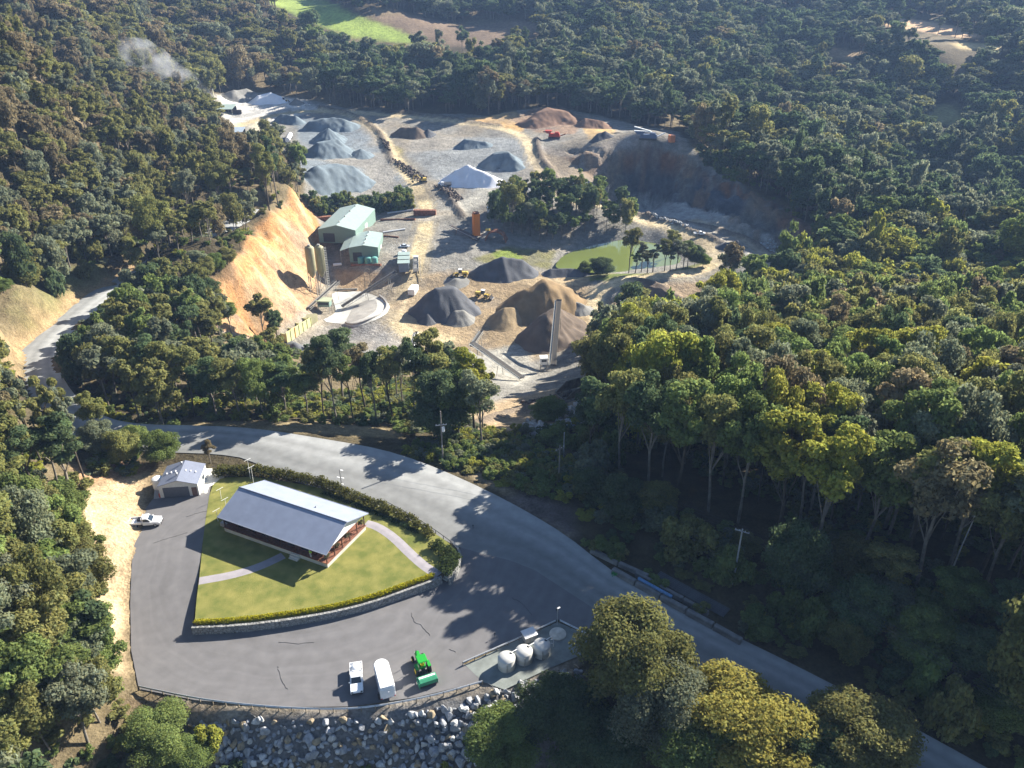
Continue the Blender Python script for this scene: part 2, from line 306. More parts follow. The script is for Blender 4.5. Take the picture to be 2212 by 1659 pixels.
ZONES = [  # outline, soil, edge softness in metres
 (QUARRY, GRAV, 2.0), (gp([(640,250),(820,262),(880,370),(905,430),(870,450),(700,425),(648,380)]), BLUE, 2.5), (gp([(890,290),(1120,300),(1185,400),(1100,425),(950,400),(880,330)]), (.30,.31,.31), 3),
 (gp([(470,205),(640,212),(700,235),(600,260),(480,280)]), LIME, 4), (gp([(830,655),(890,590),(1080,585),(1260,600),(1300,690),(1170,770),(1040,810),(950,775),(850,720)]), EARTH, 4),
 (gp([(640,760),(690,700),(850,700),(900,740),(850,770)]), (.33,.33,.33), 3), (gp([(720,580),(830,590),(840,615),(740,640)]), (.55,.36,.19), 2), (gp([(1040,760),(1130,740),(1160,800),(1120,840),(1030,800)]), (.42,.40,.35), 2),
 (SPOIL, (.40,.30,.19), 3), (CUT, ORANGE, 2.0), (gp([(1000,255),(1060,252),(1110,240),(1140,262),(1130,285),(1060,275)]), (.62,.40,.18), 2), (gp([(1100,258),(1150,236),(1215,232),(1260,255),(1240,290),(1160,285)]), (.30,.21,.15), 2),
 (gp([(1260,275),(1330,280),(1320,300),(1270,300)]), (.55,.37,.16), 2), (gp([(1160,330),(1210,335),(1300,400),(1350,440),(1310,450),(1250,410),(1190,400)]), (.33,.27,.21), 2),
 (gp([(1205,332),(1290,326),(1400,322),(1482,338),(1545,382),(1605,412),(1705,452),(1765,510),(1750,560),(1700,545),(1600,478),(1500,440),(1400,425),(1330,410),(1260,370)]), RUST, 1.5),
 (gp([(1290,385),(1400,360),(1480,375),(1560,410),(1660,470),(1740,540),(1700,550),(1600,485),(1500,445),(1400,428),(1340,420)]), ROCKB, 1.5),
 (gp([(1330,432),(1400,424),(1480,440),(1570,465),(1690,530),(1740,572),(1690,578),(1600,540),(1480,500),(1400,470)]), (.42,.415,.395), 1.5),
 (gp([(1300,655),(1420,612),(1560,605),(1540,650),(1470,690),(1380,680)]), (.36,.27,.18), 2), (gp([(1240,590),(1440,590),(1540,560),(1545,575),(1440,602),(1250,606)]), GRASS, 1.2),
 (gp([(1020,560),(1090,530),(1200,540),(1190,585),(1130,570),(1060,575)]), (.20,.19,.09), 2), (gp([(1060,545),(1100,535),(1130,555),(1080,570)]), (.19,.24,.05), 1.5), (gp([(830,305),(870,320),(870,350),(845,345)]), (.24,.23,.07), 1.5),
 (BANK, STRAW, 2.0), (gp([(0,745),(60,690),(150,640),(250,590),(330,545),(260,610),(150,690),(60,780),(20,810),(0,810)]), (.38,.27,.15), 2), (gp([(30,650),(110,600),(200,570),(240,585),(130,650),(40,700)]), (.17,.17,.07), 4),
 (gp([(170,1010),(230,990),(330,1010),(250,1035),(180,1045)]), (.55,.34,.20), 2), (gp([(380,915),(560,905),(700,912),(860,930),(860,950),(640,935),(400,942)]), (.30,.24,.14), 1.5),
 (gp([(860,985),(960,1000),(1040,1020),(1120,1070),(1250,1160),(1230,1165),(1080,1060),(980,1010)]), (.38,.30,.20), 1.5), (gp([(870,965),(960,980),(1080,990),(1060,1010),(950,1005)]), (.25,.24,.08), 2), (gp([(1080,1075),(1160,1060),(1240,1100),(1260,1170),(1180,1130)]), (.16,.13,.12), 2),
 (gp([(1040,1470),(1180,1440),(1260,1420),(1230,1445),(1100,1490),(900,1535),(760,1550),(500,1548),(380,1530),(300,1500),(560,1532),(760,1530)]), (.30,.26,.21), .6),
 (gp([(270,1510),(400,1540),(560,1560),(700,1560),(560,1590),(330,1570)]), (.28,.20,.13), 1.0), (gp([(700,1545),(1000,1505),(1250,1450),(1300,1500),(1200,1659),(380,1659),(380,1560)]), (.17,.17,.175), 1.2),
 (gp([(0,1300),(90,1290),(170,1400),(200,1500),(120,1560),(0,1480)]), (.26,.20,.10), 5),
 (FIELD1, (.33,.42,.10), 5), (FIELD2, (.22,.16,.11), 10), (FIELD3, (.70,.47,.28), 6), (FIELD4, (.65,.50,.26), 6), (FIELD5, (.42,.38,.16), 5), (FIELD6, (.5,.36,.2), 6)]
STROKES = [  # polyline, half width in metres, soil
 ([(500,275),(545,262),(600,246),(690,238),(770,248),(825,292),(862,350),(905,410),(925,455),(915,510),(902,560),(890,600),(868,640),(852,690),(880,725),(960,735)], 4.5, (.56,.46,.28)),
 ([(690,238),(850,250),(1000,266),(1090,277),(1138,298),(1152,345),(1195,415),(1250,440)], 4.0, PALE), ([(1220,420),(1330,452),(1440,488),(1515,515),(1552,550),(1540,578),(1450,594),(1350,602),(1296,622),(1278,658),(1300,700)], 4.2, PALE),
 ([(1500,480),(1570,500),(1630,530),(1662,560),(1650,600)], 4.5, (.50,.42,.30)), ([(1170,322),(1240,335),(1300,328),(1345,300),(1400,292)], 4, (.36,.33,.31)), ([(925,470),(980,455),(1040,430),(1060,400)], 7, (.42,.40,.35)),
 ([(560,330),(540,300),(560,268)], 4, (.55,.49,.36)), ([(1000,620),(930,640),(870,660)], 6, EARTH), ([(1250,605),(1180,610),(1100,600)], 5, (.47,.36,.22)), ([(895,560),(880,640),(850,700)], 1.0, PALE), ([(1240,395),(1330,440),(1400,470)], 5, (.42,.36,.29))]
C = np.empty(GX.shape+(3,)); n0 = fbm(GX, GY, 30, 3); C[:] = np.array(FLOOR)
dry = sstep((fbm(GX, GY, 55, 9)-.42)*5)[..., None]; C += dry*(np.array(DRY)*.55-C)
wx = (fbm(GX, GY, 9, 21)-.5)*3.2; wy = (fbm(GX, GY, 9, 33)-.5)*3.2
def over(mask, col):
    global C
    C += mask[..., None]*(np.array(col)-C)
for P, col, soft in ZONES:
    x0, y0 = P[:, 0].min()-8, P[:, 1].min()-8; x1, y1 = P[:, 0].max()+8, P[:, 1].max()+8
    k = (GX > x0) & (GX < x1) & (GY > y0) & (GY < y1)
    X, Y = GX[k]+wx[k]*min(1.5, soft/2), GY[k]+wy[k]*min(1.5, soft/2); m = np.zeros(k.sum())
    for a in range(6): m += poly_in(P, X+soft*.5*math.cos(a*1.05), Y+soft*.5*math.sin(a*1.05))/6
    M = np.zeros(GX.shape); M[k] = m; over(M, col)
for L, hw, col in STROKES:
    P = smooth(gl(L), 2); d, _ = seg_dist(P, GX.ravel()+wx.ravel()*.4, GY.ravel()+wy.ravel()*.4); d = d.reshape(GX.shape)
    hw = hw*1.15 if hw > 2 else hw; over(sstep((hw-d)/(hw*.4))*.96, col)
    for off in (.32, ): over(sstep(1-abs(d-hw*off)/1.1)*.45*(n0 > .35), np.array(col)*1.18)
    if hw > 2: over(sstep(1-abs(d-hw*1.15)/1.2)*.5, np.array(col)*.62)
GZ = GZ+(fbm(GX, GY, 14, 5)-.5)*1.2*np.clip((GY-170)/60, 0, 1)
def mask_of(P, soft):
    m = np.zeros(GX.shape); k = (GX > P[:, 0].min()) & (GX < P[:, 0].max()) & (GY > P[:, 1].min()) & (GY < P[:, 1].max()); x, y = GX[k], GY[k]; m[k] = np.where(poly_in(P, x, y), sstep(seg_dist(P, x, y, True)[0]/soft), 0); return m
mk = mask_of(CUT, 5); GZ = GZ+mk*((fbm(GX, GY, 9, 61)-.5)*5.5+(fbm(GX*2.2, GY*.7, 6, 63)-.5)*3.5+(vnoise(GX, GY, 2.6, 66)-.5)*2.2+1.2*np.sin((GX*.6-GY*.35+GZ*.8)/2.6)); over(mk*sstep((fbm(GX, GY, 11, 64)-.52)*7)*.5, (.30, .19, .10)); over(mk*sstep((fbm(GX, GY, 6, 65)-.56)*9)*.6, (.60, .45, .27))
PIT = gp([(1205,320),(1290,318),(1400,314),(1490,330),(1560,372),(1620,405),(1715,448),(1775,510),(1755,565),(1690,560),(1600,510),(1500,455),(1400,435),(1320,425),(1250,372)]); mk = mask_of(PIT, 6); q_ = GZ/7.5+fbm(GX, GY, 24, 71)*1.6; fr_ = q_-np.floor(q_); GZ = GZ+mk*((sstep((fr_-.3)/.4)-fr_)*7.5*.85+(fbm(GX, GY, 9, 72)-.5)*6+(vnoise(GX, GY, 3.2, 73)-.5)*2.4); over(mk*sstep((fbm(GX*1.5, GY*.6, 10, 74)-.53)*12)*.7, (.27, .165, .10)); over(mk*sstep((fbm(GX*2.5, GY*.5, 7, 78)-.56)*14)*.7, (.05, .052, .06)); over(mk*sstep((vnoise(GX, GY, 5, 75)-.72)*6)*.5, (.26, .28, .30))
DIRT = mask_of(QUARRY, 6); over(DIRT*sstep((fbm(GX, GY, 38, 81)-.50)*6)*.45, (.37, .30, .21)); over(DIRT*sstep((fbm(GX, GY, 13, 83)-.58)*7)*.35, (.17, .165, .16))
BERMS = []
def heap_profile(L, hw, hgt):                       # low windrow pushed up along a track edge
    global GZ
    P = smooth(gl(L), 2); d, _ = seg_dist(P, GX.ravel(), GY.ravel()); d = d.reshape(GX.shape)
    k = np.clip(1-d/hw, 0, 1); GZ = GZ+k*hgt*(.75+.5*vnoise(GX, GY, 5, 8)); over(sstep(k*1.6)*.8, (.17, .14, .115))
for L in ([(690,232),(760,246),(815,278),(838,320),(848,352)], [(1160,300),(1165,340),(1200,380),(1212,420)], [(1260,398),(1300,428),(1345,452),(1440,480),(1530,512),(1590,540)], [(1400,470),(1480,482),(1560,500),(1620,520),(1680,555)],
          [(760,232),(900,246),(1000,262),(1080,272)], [(1370,605),(1420,620),(1470,650)], [(1010,930),(1060,905),(1140,885),(1250,850)], [(960,415),(985,445),(1000,470)]): heap_profile(L, 3.2, 2.0)
ny, nx = GX.shape; V = np.stack([GX, GY, GZ], -1).reshape(-1, 3); I = np.arange(ny*nx).reshape(ny, nx)
F = np.stack([I[:-1, :-1], I[:-1, 1:], I[1:, 1:], I[1:, :-1]], -1).reshape(-1, 4)
def np_mesh(name, V, F, m, smooth_=True, col=None):
    me = bpy.data.meshes.new(name); me.vertices.add(len(V)); me.vertices.foreach_set('co', np.asarray(V, np.float32).ravel())
    k = F.shape[1]; me.loops.add(F.size); me.loops.foreach_set('vertex_index', F.astype(np.int32).ravel()); me.polygons.add(len(F))
    me.polygons.foreach_set('loop_start', np.arange(0, F.size, k, dtype=np.int32)); me.polygons.foreach_set('use_smooth', np.full(len(F), smooth_)); me.update(calc_edges=True)
    if col is not None: a = me.color_attributes.new('Col', 'FLOAT_COLOR', 'POINT'); a.data.foreach_set('color', np.concatenate([col, np.ones((len(col), 1))], 1).astype(np.float32).ravel())
    for x in (m if isinstance(m, (list, tuple)) else [m]): me.materials.append(x)
    return me
me = np_mesh('ground', V, F, ground_mat(), True, np.clip(C*.76, 0, 1).reshape(-1, 3)); o = bpy.data.objects.new('ground', me); COL.objects.link(o)
tag(o, 'bare earth, gravel yards and forest floor of the valley', None, None, 'structure')
from mathutils.bvhtree import BVHTree
GT = BVHTree.FromPolygons([Vector(v) for v in V], [tuple(f) for f in F])
def drop(x, y, dz=0.0):
    h = GT.ray_cast(Vector((x, y, 400)), Vector((0, 0, -1)))[0]; return Vector((x, y, (h.z if h else 0)+dz))
def at(px, py):                                     # photo grid -> the built ground
    d = Vector(ray(px, py)); h = GT.ray_cast(Vector((0, 0, CAM_H)), d)[0]
    return h if h else Vector(g1(px, py))

# ------------------------------------------------------------------ sealed surfaces, lawn, paths, pond
m_asph = mat('asphalt', (.146, .142, .147), .9, var=.06, scale=.5, bump=.2, bscale=12, spec=.2); m_road = mat('worn_seal', (.235, .24, .24), .9, var=.08, scale=.5, bump=.2, bscale=12, spec=.2)
def ribbon(name, P, hw0, hw1, m, dz):
    P = np.asarray(P); n = len(P); T = np.gradient(P[:, :2], axis=0); T /= np.linalg.norm(T, axis=1, keepdims=True)+1e-9; Nn = np.stack([-T[:, 1], T[:, 0]], 1)
    V = []; K = 8; lane = []
    for i in range(n):
        for j in range(K+1):
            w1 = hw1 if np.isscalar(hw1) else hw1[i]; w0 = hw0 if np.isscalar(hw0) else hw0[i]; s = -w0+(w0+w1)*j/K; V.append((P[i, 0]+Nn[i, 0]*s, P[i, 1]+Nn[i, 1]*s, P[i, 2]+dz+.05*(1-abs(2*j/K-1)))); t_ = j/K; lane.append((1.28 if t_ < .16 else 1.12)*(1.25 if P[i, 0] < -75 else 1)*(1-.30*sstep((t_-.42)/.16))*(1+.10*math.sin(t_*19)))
    F = np.array([(i*(K+1)+j, i*(K+1)+j+1, (i+1)*(K+1)+j+1, (i+1)*(K+1)+j) for i in range(n-1) for j in range(K)])
    me = np_mesh(name, np.array(V), F, m, True, np.repeat(np.array(lane, float)[:, None], 3, 1)); o = bpy.data.objects.new(name, me); COL.objects.link(o); return o
def times(m, sock):                                 # multiply a material's base colour by another socket
    N, L = nodes(m); b = N['Principled BSDF']; mx = N.new('ShaderNodeMix'); mx.data_type = 'RGBA'; mx.blend_type = 'MULTIPLY'; mx.inputs[0].default_value = 1
    L.new(b.inputs['Base Color'].links[0].from_socket, mx.inputs[6]); L.new(sock, mx.inputs[7]); L.new(mx.outputs[2], b.inputs['Base Color'])
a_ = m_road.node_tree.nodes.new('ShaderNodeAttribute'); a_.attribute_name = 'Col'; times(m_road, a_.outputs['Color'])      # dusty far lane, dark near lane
def tracks(m, c, sc, lo, hi):                        # turning marks left by wheels round the lawn
    N, L = nodes(m); g = N.new('ShaderNodeNewGeometry'); s = N.new('ShaderNodeVectorMath'); s.operation = 'SUBTRACT'; s.inputs[1].default_value = c; L.new(g.outputs['Position'], s.inputs[0]); ln = N.new('ShaderNodeVectorMath'); ln.operation = 'LENGTH'; L.new(s.outputs[0], ln.inputs[0])
    n2 = N.new('ShaderNodeTexNoise'); n2.inputs['Scale'].default_value = .05; L.new(g.outputs['Position'], n2.inputs['Vector']); ad = N.new('ShaderNodeMath'); ad.operation = 'MULTIPLY_ADD'; ad.inputs[1].default_value = 9; L.new(n2.outputs['Fac'], ad.inputs[0]); L.new(ln.outputs['Value'], ad.inputs[2])
    n = N.new('ShaderNodeTexNoise'); n.noise_dimensions = '1D'; n.inputs['Scale'].default_value = sc; n.inputs['Detail'].default_value = 3; L.new(ad.outputs[0], n.inputs['W']); r = N.new('ShaderNodeMapRange'); r.inputs[1].default_value = .3; r.inputs[2].default_value = .7; r.inputs[3].default_value = lo; r.inputs[4].default_value = hi; L.new(n.outputs['Fac'], r.inputs[0]); times(m, r.outputs[0])
tracks(m_asph, (-36, 112, 0), .55, .94, 1.055)
_x, _y = pix(ROADC)[:2]; ROAD_W = 5.0+5.6*sstep((_x-520)/200)*sstep((1200-_x)/150); ROAD_F = 6.2-1.7*sstep((_x-1150)/150)-1.2*sstep((300-_x)/200); tag(ribbon('road', ROADC, ROAD_F, ROAD_W, m_road, .02), 'pale sealed road curving past the lawn and up to the works', kind='structure')
YARD = zl([(300,1488,0),(420,1512,0),(600,1528,0),(760,1526,0),(900,1506,0),(1042,1472,0),(1000,1432,0),(1100,1385,0),(1205,1338,0),(1310,1385,0),(1330,1350,0),(1240,1275,0),(1130,1210,0),(1030,1160,0),(996,1178,0),(985,1230,0),(900,1285,0),(700,1340,0),(500,1366,0),(415,1370,0),(430,1240,.7),(452,1075,1.4),
 (455,1050,1.4),(420,1062,1.4),(330,1078,1.4),(306,1110,1.4),(286,1200,1.3),(280,1300,1),(282,1400,.4)])
tag(sheet('car_park', YARD, m_asph, .015), 'grey asphalt yard sweeping round the lawn', kind='structure')
m_crack = mat('crack_seal', (.085, .082, .085), .9, var=.05)
for L in ([(889,1326),(895,1345),(912,1352),(929,1373)], [(972,1402),(985,1410)], [(334,1187),(352,1180),(378,1172),(408,1164)], [(406,1129),(428,1122),(451,1116)], [(600,1388),(640,1392),(680,1388)], [(600,1440),(606,1470),(622,1490)], [(1105,1292),(1125,1300),(1150,1330)]):
    P = smooth(zl([(x, y, 0) for x, y in L]), 2); P[:, 2] = lot(P[:, 0], P[:, 1]); P[:, :2] += (rng.random((len(P), 2))-.5)*.25; tag(ribbon('asphalt_crack', P, .026, .026, m_crack, .022), 'dark sealed crack across the asphalt yard', kind='structure')
LAWN_Z = 1.45
def lw(L): return np.array([plane(x, y, LAWN_Z) for x, y in L])
LAWN = smooth_closed(lw([(455,1052),(480,1030),(560,1030),(700,1055),(800,1085),(900,1130),(965,1168),(990,1195),(978,1222),(945,1245),(880,1268),(800,1298),(700,1322),(560,1343),(480,1349),(420,1352),(424,1300),(432,1235),(440,1150)]), 1)
m_lawn = mat('lawn_grass', (.215, .20, .062), .95, var=.16, scale=.45, bump=.6, bscale=9, spec=.1, var2=(.125, .145, .038))
bm_l = MB(); n = len(LAWN); bm_l.add([(p[0], p[1], LAWN_Z-.12) for p in LAWN], [tuple(range(n))])
lawn = sheet('lawn', LAWN, m_lawn, 0, lambda x, y: np.full(np.shape(x), LAWN_Z)); tag(lawn, 'mown green lawn round the long pavilion', kind='structure')
skirt = MB()
for i in range(n):
    a, b = LAWN[i], LAWN[(i+1) % n]; skirt.add([(a[0], a[1], -.3), (b[0], b[1], -.3), (b[0], b[1], LAWN_Z-.002), (a[0], a[1], LAWN_Z-.002)], [(0, 1, 2, 3)])
sk = skirt.build('lawn_edge', mat('soil_edge', (.16, .12, .08), .95)); tag(sk, 'earth edge under the lawn', kind='structure')
m_path = mat('path_concrete', (.29, .27, .29), .9, var=.06, scale=.8, spec=.2)
def path(L, hw, name='footpath'):
    P = smooth(np.array([plane(x, y, LAWN_Z) for x, y in L]), 2); P[:, 2] = LAWN_Z; return ribbon(name, P, hw, hw, m_path, .006)
tag(path([(790,1130),(815,1137),(850,1160),(885,1195),(915,1222),(948,1243)], .95), 'curved grey path from the pavilion to the corner steps', kind='structure')
tag(path([(430,1255),(500,1243),(560,1225),(612,1200)], .95), 'straight grey path across the lawn to the ramp', kind='structure')
m_water = mat('pond_water', (.135, .165, .048), .07, var=.08, scale=.03, spec=.6)
POND = smooth_closed(np.array([plane(x, y, -33.2) for x, y in [(1195,578),(1215,552),(1260,535),(1330,520),(1400,510),(1450,528),(1475,560),(1455,582),(1380,588),(1300,590),(1240,587)]]), 2)
tag(sheet('water', POND, m_water, 0, lambda x, y: np.full(np.shape(x), -33.2), 6), 'still green pond below the quarry tracks', kind='structure')
# ------------------------------------------------------------------ trees
def leaf_mat(name, source):
    m = bpy.data.materials.new(name); m.use_nodes = True; N, L = nodes(m); N.remove(N['Principled BSDF'])
    if source == 'object': t = N.new('ShaderNodeObjectInfo'); col = t.outputs['Color']
    else: t = N.new('ShaderNodeAttribute'); t.attribute_type = 'INSTANCER'; t.attribute_name = 'tint'; col = t.outputs['Color']
    a = N.new('ShaderNodeAttribute'); a.attribute_name = 'Col'
    mx = N.new('ShaderNodeMix'); mx.data_type = 'RGBA'; mx.blend_type = 'MULTIPLY'; mx.inputs[0].default_value = 1; L.new(col, mx.inputs[6]); L.new(a.outputs['Color'], mx.inputs[7])
    d = N.new('ShaderNodeBsdfDiffuse'); tr = N.new('ShaderNodeBsdfTranslucent'); ms = N.new('ShaderNodeMixShader'); ms.inputs[0].default_value = .52
    L.new(mx.outputs[2], d.inputs[0]); L.new(mx.outputs[2], tr.inputs[0]); L.new(d.outputs[0], ms.inputs[1]); L.new(tr.outputs[0], ms.inputs[2]); L.new(ms.outputs[0], N['Material Output'].inputs[0])
    return m
M_LEAF = leaf_mat('gum_leaves', 'object'); M_LEAF_S = leaf_mat('far_gum_leaves', 'instancer')
M_BARK = mat('gum_bark', (.19, .165, .135), .9, var=.25, scale=1.2); M_BARKD = mat('dark_bark', (.075, .06, .045), .9, var=.25, scale=1.2)
def leaf_cloud(centers, radii, per, size, r, flat=.78):
    """leaf-sized faces spread through clumps: vertices, quads, one shade per leaf"""
    n = len(centers); cnt = np.maximum(8, (per*(radii/np.mean(radii))**2).astype(int)); idx = np.repeat(np.arange(n), cnt); k = len(idx)
    d = r.normal(size=(k, 3)); d /= np.linalg.norm(d, axis=1, keepdims=True); d[:, 2] = np.where((d[:, 2] < -.35) & (r.random(k) < .7), -d[:, 2], d[:, 2])
    rad = (.40+.80*r.random(k)**.75)
    p = centers[idx]+d*(radii[idx]*rad)[:, None]*np.array([1, 1, flat])
    nrm = d*.9+r.normal(size=(k, 3))*.55+np.array([0, 0, .25]); nrm /= np.linalg.norm(nrm, axis=1, keepdims=True)
    ref = r.normal(size=(k, 3)); u = np.cross(nrm, ref); u /= np.linalg.norm(u, axis=1, keepdims=True)+1e-9; v = np.cross(nrm, u)
    s = size*(.6+.8*r.random(k))[:, None]; a = u*s*.62; b = v*s*.5; bend = nrm*s*.18
    V = np.stack([p-a-b*.6, p+a*.9-b-bend, p+a+b*.8, p-a*.8+b-bend], 1).reshape(-1, 3); F = np.arange(k*4).reshape(k, 4)
    sh = (.72+.56*r.random(k))*(.86+.28*r.random(n))[idx]; hue = r.normal(size=k)*.05
    c = np.stack([sh*(1+hue), sh, sh*(1-hue*1.5)], 1); return V, F, np.repeat(c, 4, 0)
def gum(seed, h, rad, style, per, size, nl):
    """one gum: (wood builder, leaf arrays). h height, rad crown radius"""
    r = np.random.default_rng(seed); py = random.Random(seed)
    lo = {'tall': .55, 'broad': .42, 'dense': .18, 'slim': .45, 'open': .50, 'bush': .02}[style]
    cz, rz = h*(lo+1)/2, h*(1-lo)/2; cs = []
    tries = 0
    while len(cs) < nl and tries < 4000:
        tries += 1; d = r.normal(size=3); d /= np.linalg.norm(d); q = r.random()**.45
        if style == 'dense' or style == 'bush': q = r.random()**.3
        p = np.array([d[0]*rad*q, d[1]*rad*q, cz+d[2]*rz*q])
        t = (p[2]-(cz-rz))/(2*rz); lim = rad*{'tall': .55+.5*math.sin(min(1, t*1.1)*math.pi), 'slim': .35+.75*(1-t), 'open': .5+.6*t}.get(style, 1.05)
        if math.hypot(p[0], p[1]) > lim: continue
        if any(np.linalg.norm((p-c)*[1, 1, 1.15]) < rad*(.30 if style in ('dense', 'bush') else .36) for c in cs): continue
        cs.append(p)
    cs = np.array(cs); cr = rad*(.24+.14*r.random(len(cs)))*(1.12 if style in ('dense', 'bush') else 1.0)
    leaves = leaf_cloud(cs, cr, per, size, r)
    wood = MB(); bend = [Vector((0, 0, -.6))]; th = cz-rz*.35
    for k in range(1, 5): bend.append(Vector((py.uniform(-.02, .02)*h*k/4, py.uniform(-.02, .02)*h*k/4, th*k/4)))
    r0 = .011*h+.06
    if style != 'bush':
        wood.tube(bend, r0, 6, r0*.6)
        order = sorted(range(len(cs)), key=lambda i: -cr[i])[:11]
        for i in order:
            c = Vector(cs[i]); b = bend[py.choice((2, 3, 3, 4))]; 
            if c.z < b.z: b = bend[2]
            m = b.lerp(c, .5)+Vector((py.uniform(-.4, .4), py.uniform(-.4, .4), py.uniform(-.6, .2))); wood.tube([b, m, c], r0*.42, 5, r0*.12)
    else:
        for i in range(0, min(6, len(cs))): wood.tube([Vector((0, 0, -.3)), Vector(cs[i])*.9], .07, 4, .03)
    return wood, leaves
PROTO = {}
def proto(key, *a, bark=None):
    wood, (V, F, c) = gum(*a); me = np_mesh('crown', V, F, M_LEAF, False, c)
    tr = wood.build('trunk', bark or M_BARK, None); tm = tr.data; bpy.data.objects.remove(tr); PROTO[key] = (tm, me, a[1], a[2]); return me
proto('tall_a', 11, 20, 4.6, 'tall', 345, 0.33, 20); proto('tall_b', 12, 20, 4.2, 'open', 322, 0.33, 18, bark=M_BARKD); proto('tall_c', 13, 20, 5.0, 'tall', 345, 0.34, 22)
proto('broad_a', 14, 17, 6.0, 'broad', 390, 0.34, 26); proto('broad_b', 15, 17, 5.6, 'broad', 390, 0.34, 24, bark=M_BARKD)
proto('dense_a', 16, 15, 6.0, 'dense', 482, 0.33, 40); proto('dense_b', 17, 15, 5.5, 'dense', 482, 0.33, 36, bark=M_BARKD)
proto('slim_a', 18, 16, 3.0, 'slim', 252, 0.30, 16); proto('slim_b', 19, 16, 2.6, 'tall', 229, 0.30, 12, bark=M_BARKD); proto('bush_a', 20, 4, 2.4, 'bush', 299, 0.24, 14); proto('bush_b', 21, 3, 2.6, 'bush', 299, 0.24, 14)
proto('tall_d', 31, 20, 4.6, 'open', 330, .33, 15); proto('tall_e', 32, 20, 4.4, 'tall', 300, .33, 13, bark=M_BARKD); proto('broad_c', 33, 17, 6.0, 'broad', 380, .34, 19); proto('fine_a', 34, 15, 6.0, 'dense', 800, .235, 44); proto('fine_b', 35, 15, 6.0, 'dense', 800, .235, 34, bark=M_BARKD)
TINT = {'olive': (0.209, 0.209, 0.077), 'dark green': (0.107, 0.148, 0.071), 'yellow-green': (0.284, 0.289, 0.059), 'golden-green': (0.273, 0.255, 0.066), 'brownish': (0.230, 0.190, 0.111), 'grey-green': (0.195, 0.214, 0.137), 'mid green': (0.171, 0.219, 0.071)}
SHAPE = {'tall_d': 'ragged', 'tall_e': 'sparse', 'broad_c': 'wide', 'fine_a': 'domed', 'fine_b': 'domed', 'tall_a': 'upright', 'tall_b': 'airy', 'tall_c': 'full', 'broad_a': 'spreading', 'broad_b': 'spreading', 'dense_a': 'rounded', 'dense_b': 'rounded', 'slim_a': 'narrow', 'slim_b': 'slender', 'bush_a': 'low bushy', 'bush_b': 'low bushy'}
LABELS = {}
def plant(key, loc, h, rad, tint, where, label=None, name=None, rz=None):
    tm, me, ph, pr = PROTO[key]; bush = key.startswith('bush') or h < 6.5 and key.startswith('dense')
    name = name or ('shrub' if bush else 'gum_tree'); kind = 'shrub' if bush else 'gum tree'
    sx = rad/pr; sz = h/ph
    size = '' if bush else ('tall ' if h > 19 else ('young ' if h < 11 else ''))
    lab = label or f'{size}{tint} {SHAPE[key]} {kind} {where}'
    o = thing(name, lab, 'shrub' if bush else 'tree', loc, random.uniform(0, 6.28) if rz is None else rz, lab if not label else None); o.rotation_euler[0] = R(random.uniform(-4, 4)); o.rotation_euler[1] = R(random.uniform(-4, 4)); o.scale = (sx, sx, sz)
    t = bpy.data.objects.new('stem' if bush else 'trunk', tm); COL.objects.link(t); t.parent = o
    c = bpy.data.objects.new('crown', me); COL.objects.link(c); c.parent = o; k = random.uniform(.85, 1.15); b = TINT[tint]; c.color = (b[0]*k, b[1]*k*random.uniform(.96, 1.05), b[2]*k, 1)
    return o
TAKEN = []                                          # planted spots: x, y, radius
def put(px, py, key, h, rad, tint, where, label=None):
    p = at(px, py); TAKEN.append((p.x, p.y, rad)); return plant(key, p, h, rad, tint, where, label)
# trees that stand out in the photograph
put(1372,1512,'fine_a',15.8,7.3,'olive','', 'broad olive gum tree beside the white tanks, yellow-green at its top')
put(1420,1590,'fine_b',14,6.0,'grey-green','', 'dull grey-green tree below the broad olive gum beside the tanks')
put(1610,1655,'fine_b',13.2,7.8,'golden-green','', 'big golden-green domed tree at the bottom edge beside the shaded road')
put(1500,1700,'fine_a',12,6.5,'mid green','', 'mid green rounded tree between the olive gum and the golden dome')
put(1835,1668,'fine_a',11.2,6.4,'olive','', 'clumpy olive tree with golden tips by the road, past the golden dome')
put(1730,1720,'broad_a',11,4.6,'dark green','', 'small dark tree tucked between the two golden-tipped trees by the road')
put(1200,1590,'fine_b',9,5.4,'dark green','', 'dark green bushy tree low on the rock slope under the tanks')
put(1080,1640,'fine_a',7,4.8,'mid green','', 'leafy green low tree at the end of the rock slope')
put(1290,1650,'fine_a',8,5.6,'dark green','', 'shadowy dark tree at the bottom edge under the olive gum')
put(1260,1530,'bush_a',4.5,3.2,'mid green','', 'light green bush at the foot of the tanks terrace')
put(350,1625,'fine_b',6.5,4.2,'mid green','', 'light green leafy tree under the guardrail bend, on the rocks')
put(415,1655,'fine_a',4.6,3.0,'mid green','', 'small bright green tree at the bottom edge beside the boulders')
put(452,1625,'bush_a',4.5,2.0,'yellow-green','', 'small yellow-green bush among the first boulders')
put(222,985,'dense_a',7.5,3.4,'grey-green','', 'grey-green rounded tree at the road bend, first of three behind the garage')
put(268,1000,'dense_b',7.5,3.2,'olive','', 'olive rounded tree in front of the road bend, middle of three by the garage')
put(352,1000,'dense_a',7,3.3,'mid green','', 'bright green tree growing right behind the small garage')
put(300,975,'dense_b',6.5,2.8,'mid green','', 'leafy green tree between the road bend and the garage')
put(455,1000,'slim_a',5.5,1.6,'brownish','', 'thin brown dying sapling between garage and hedge')
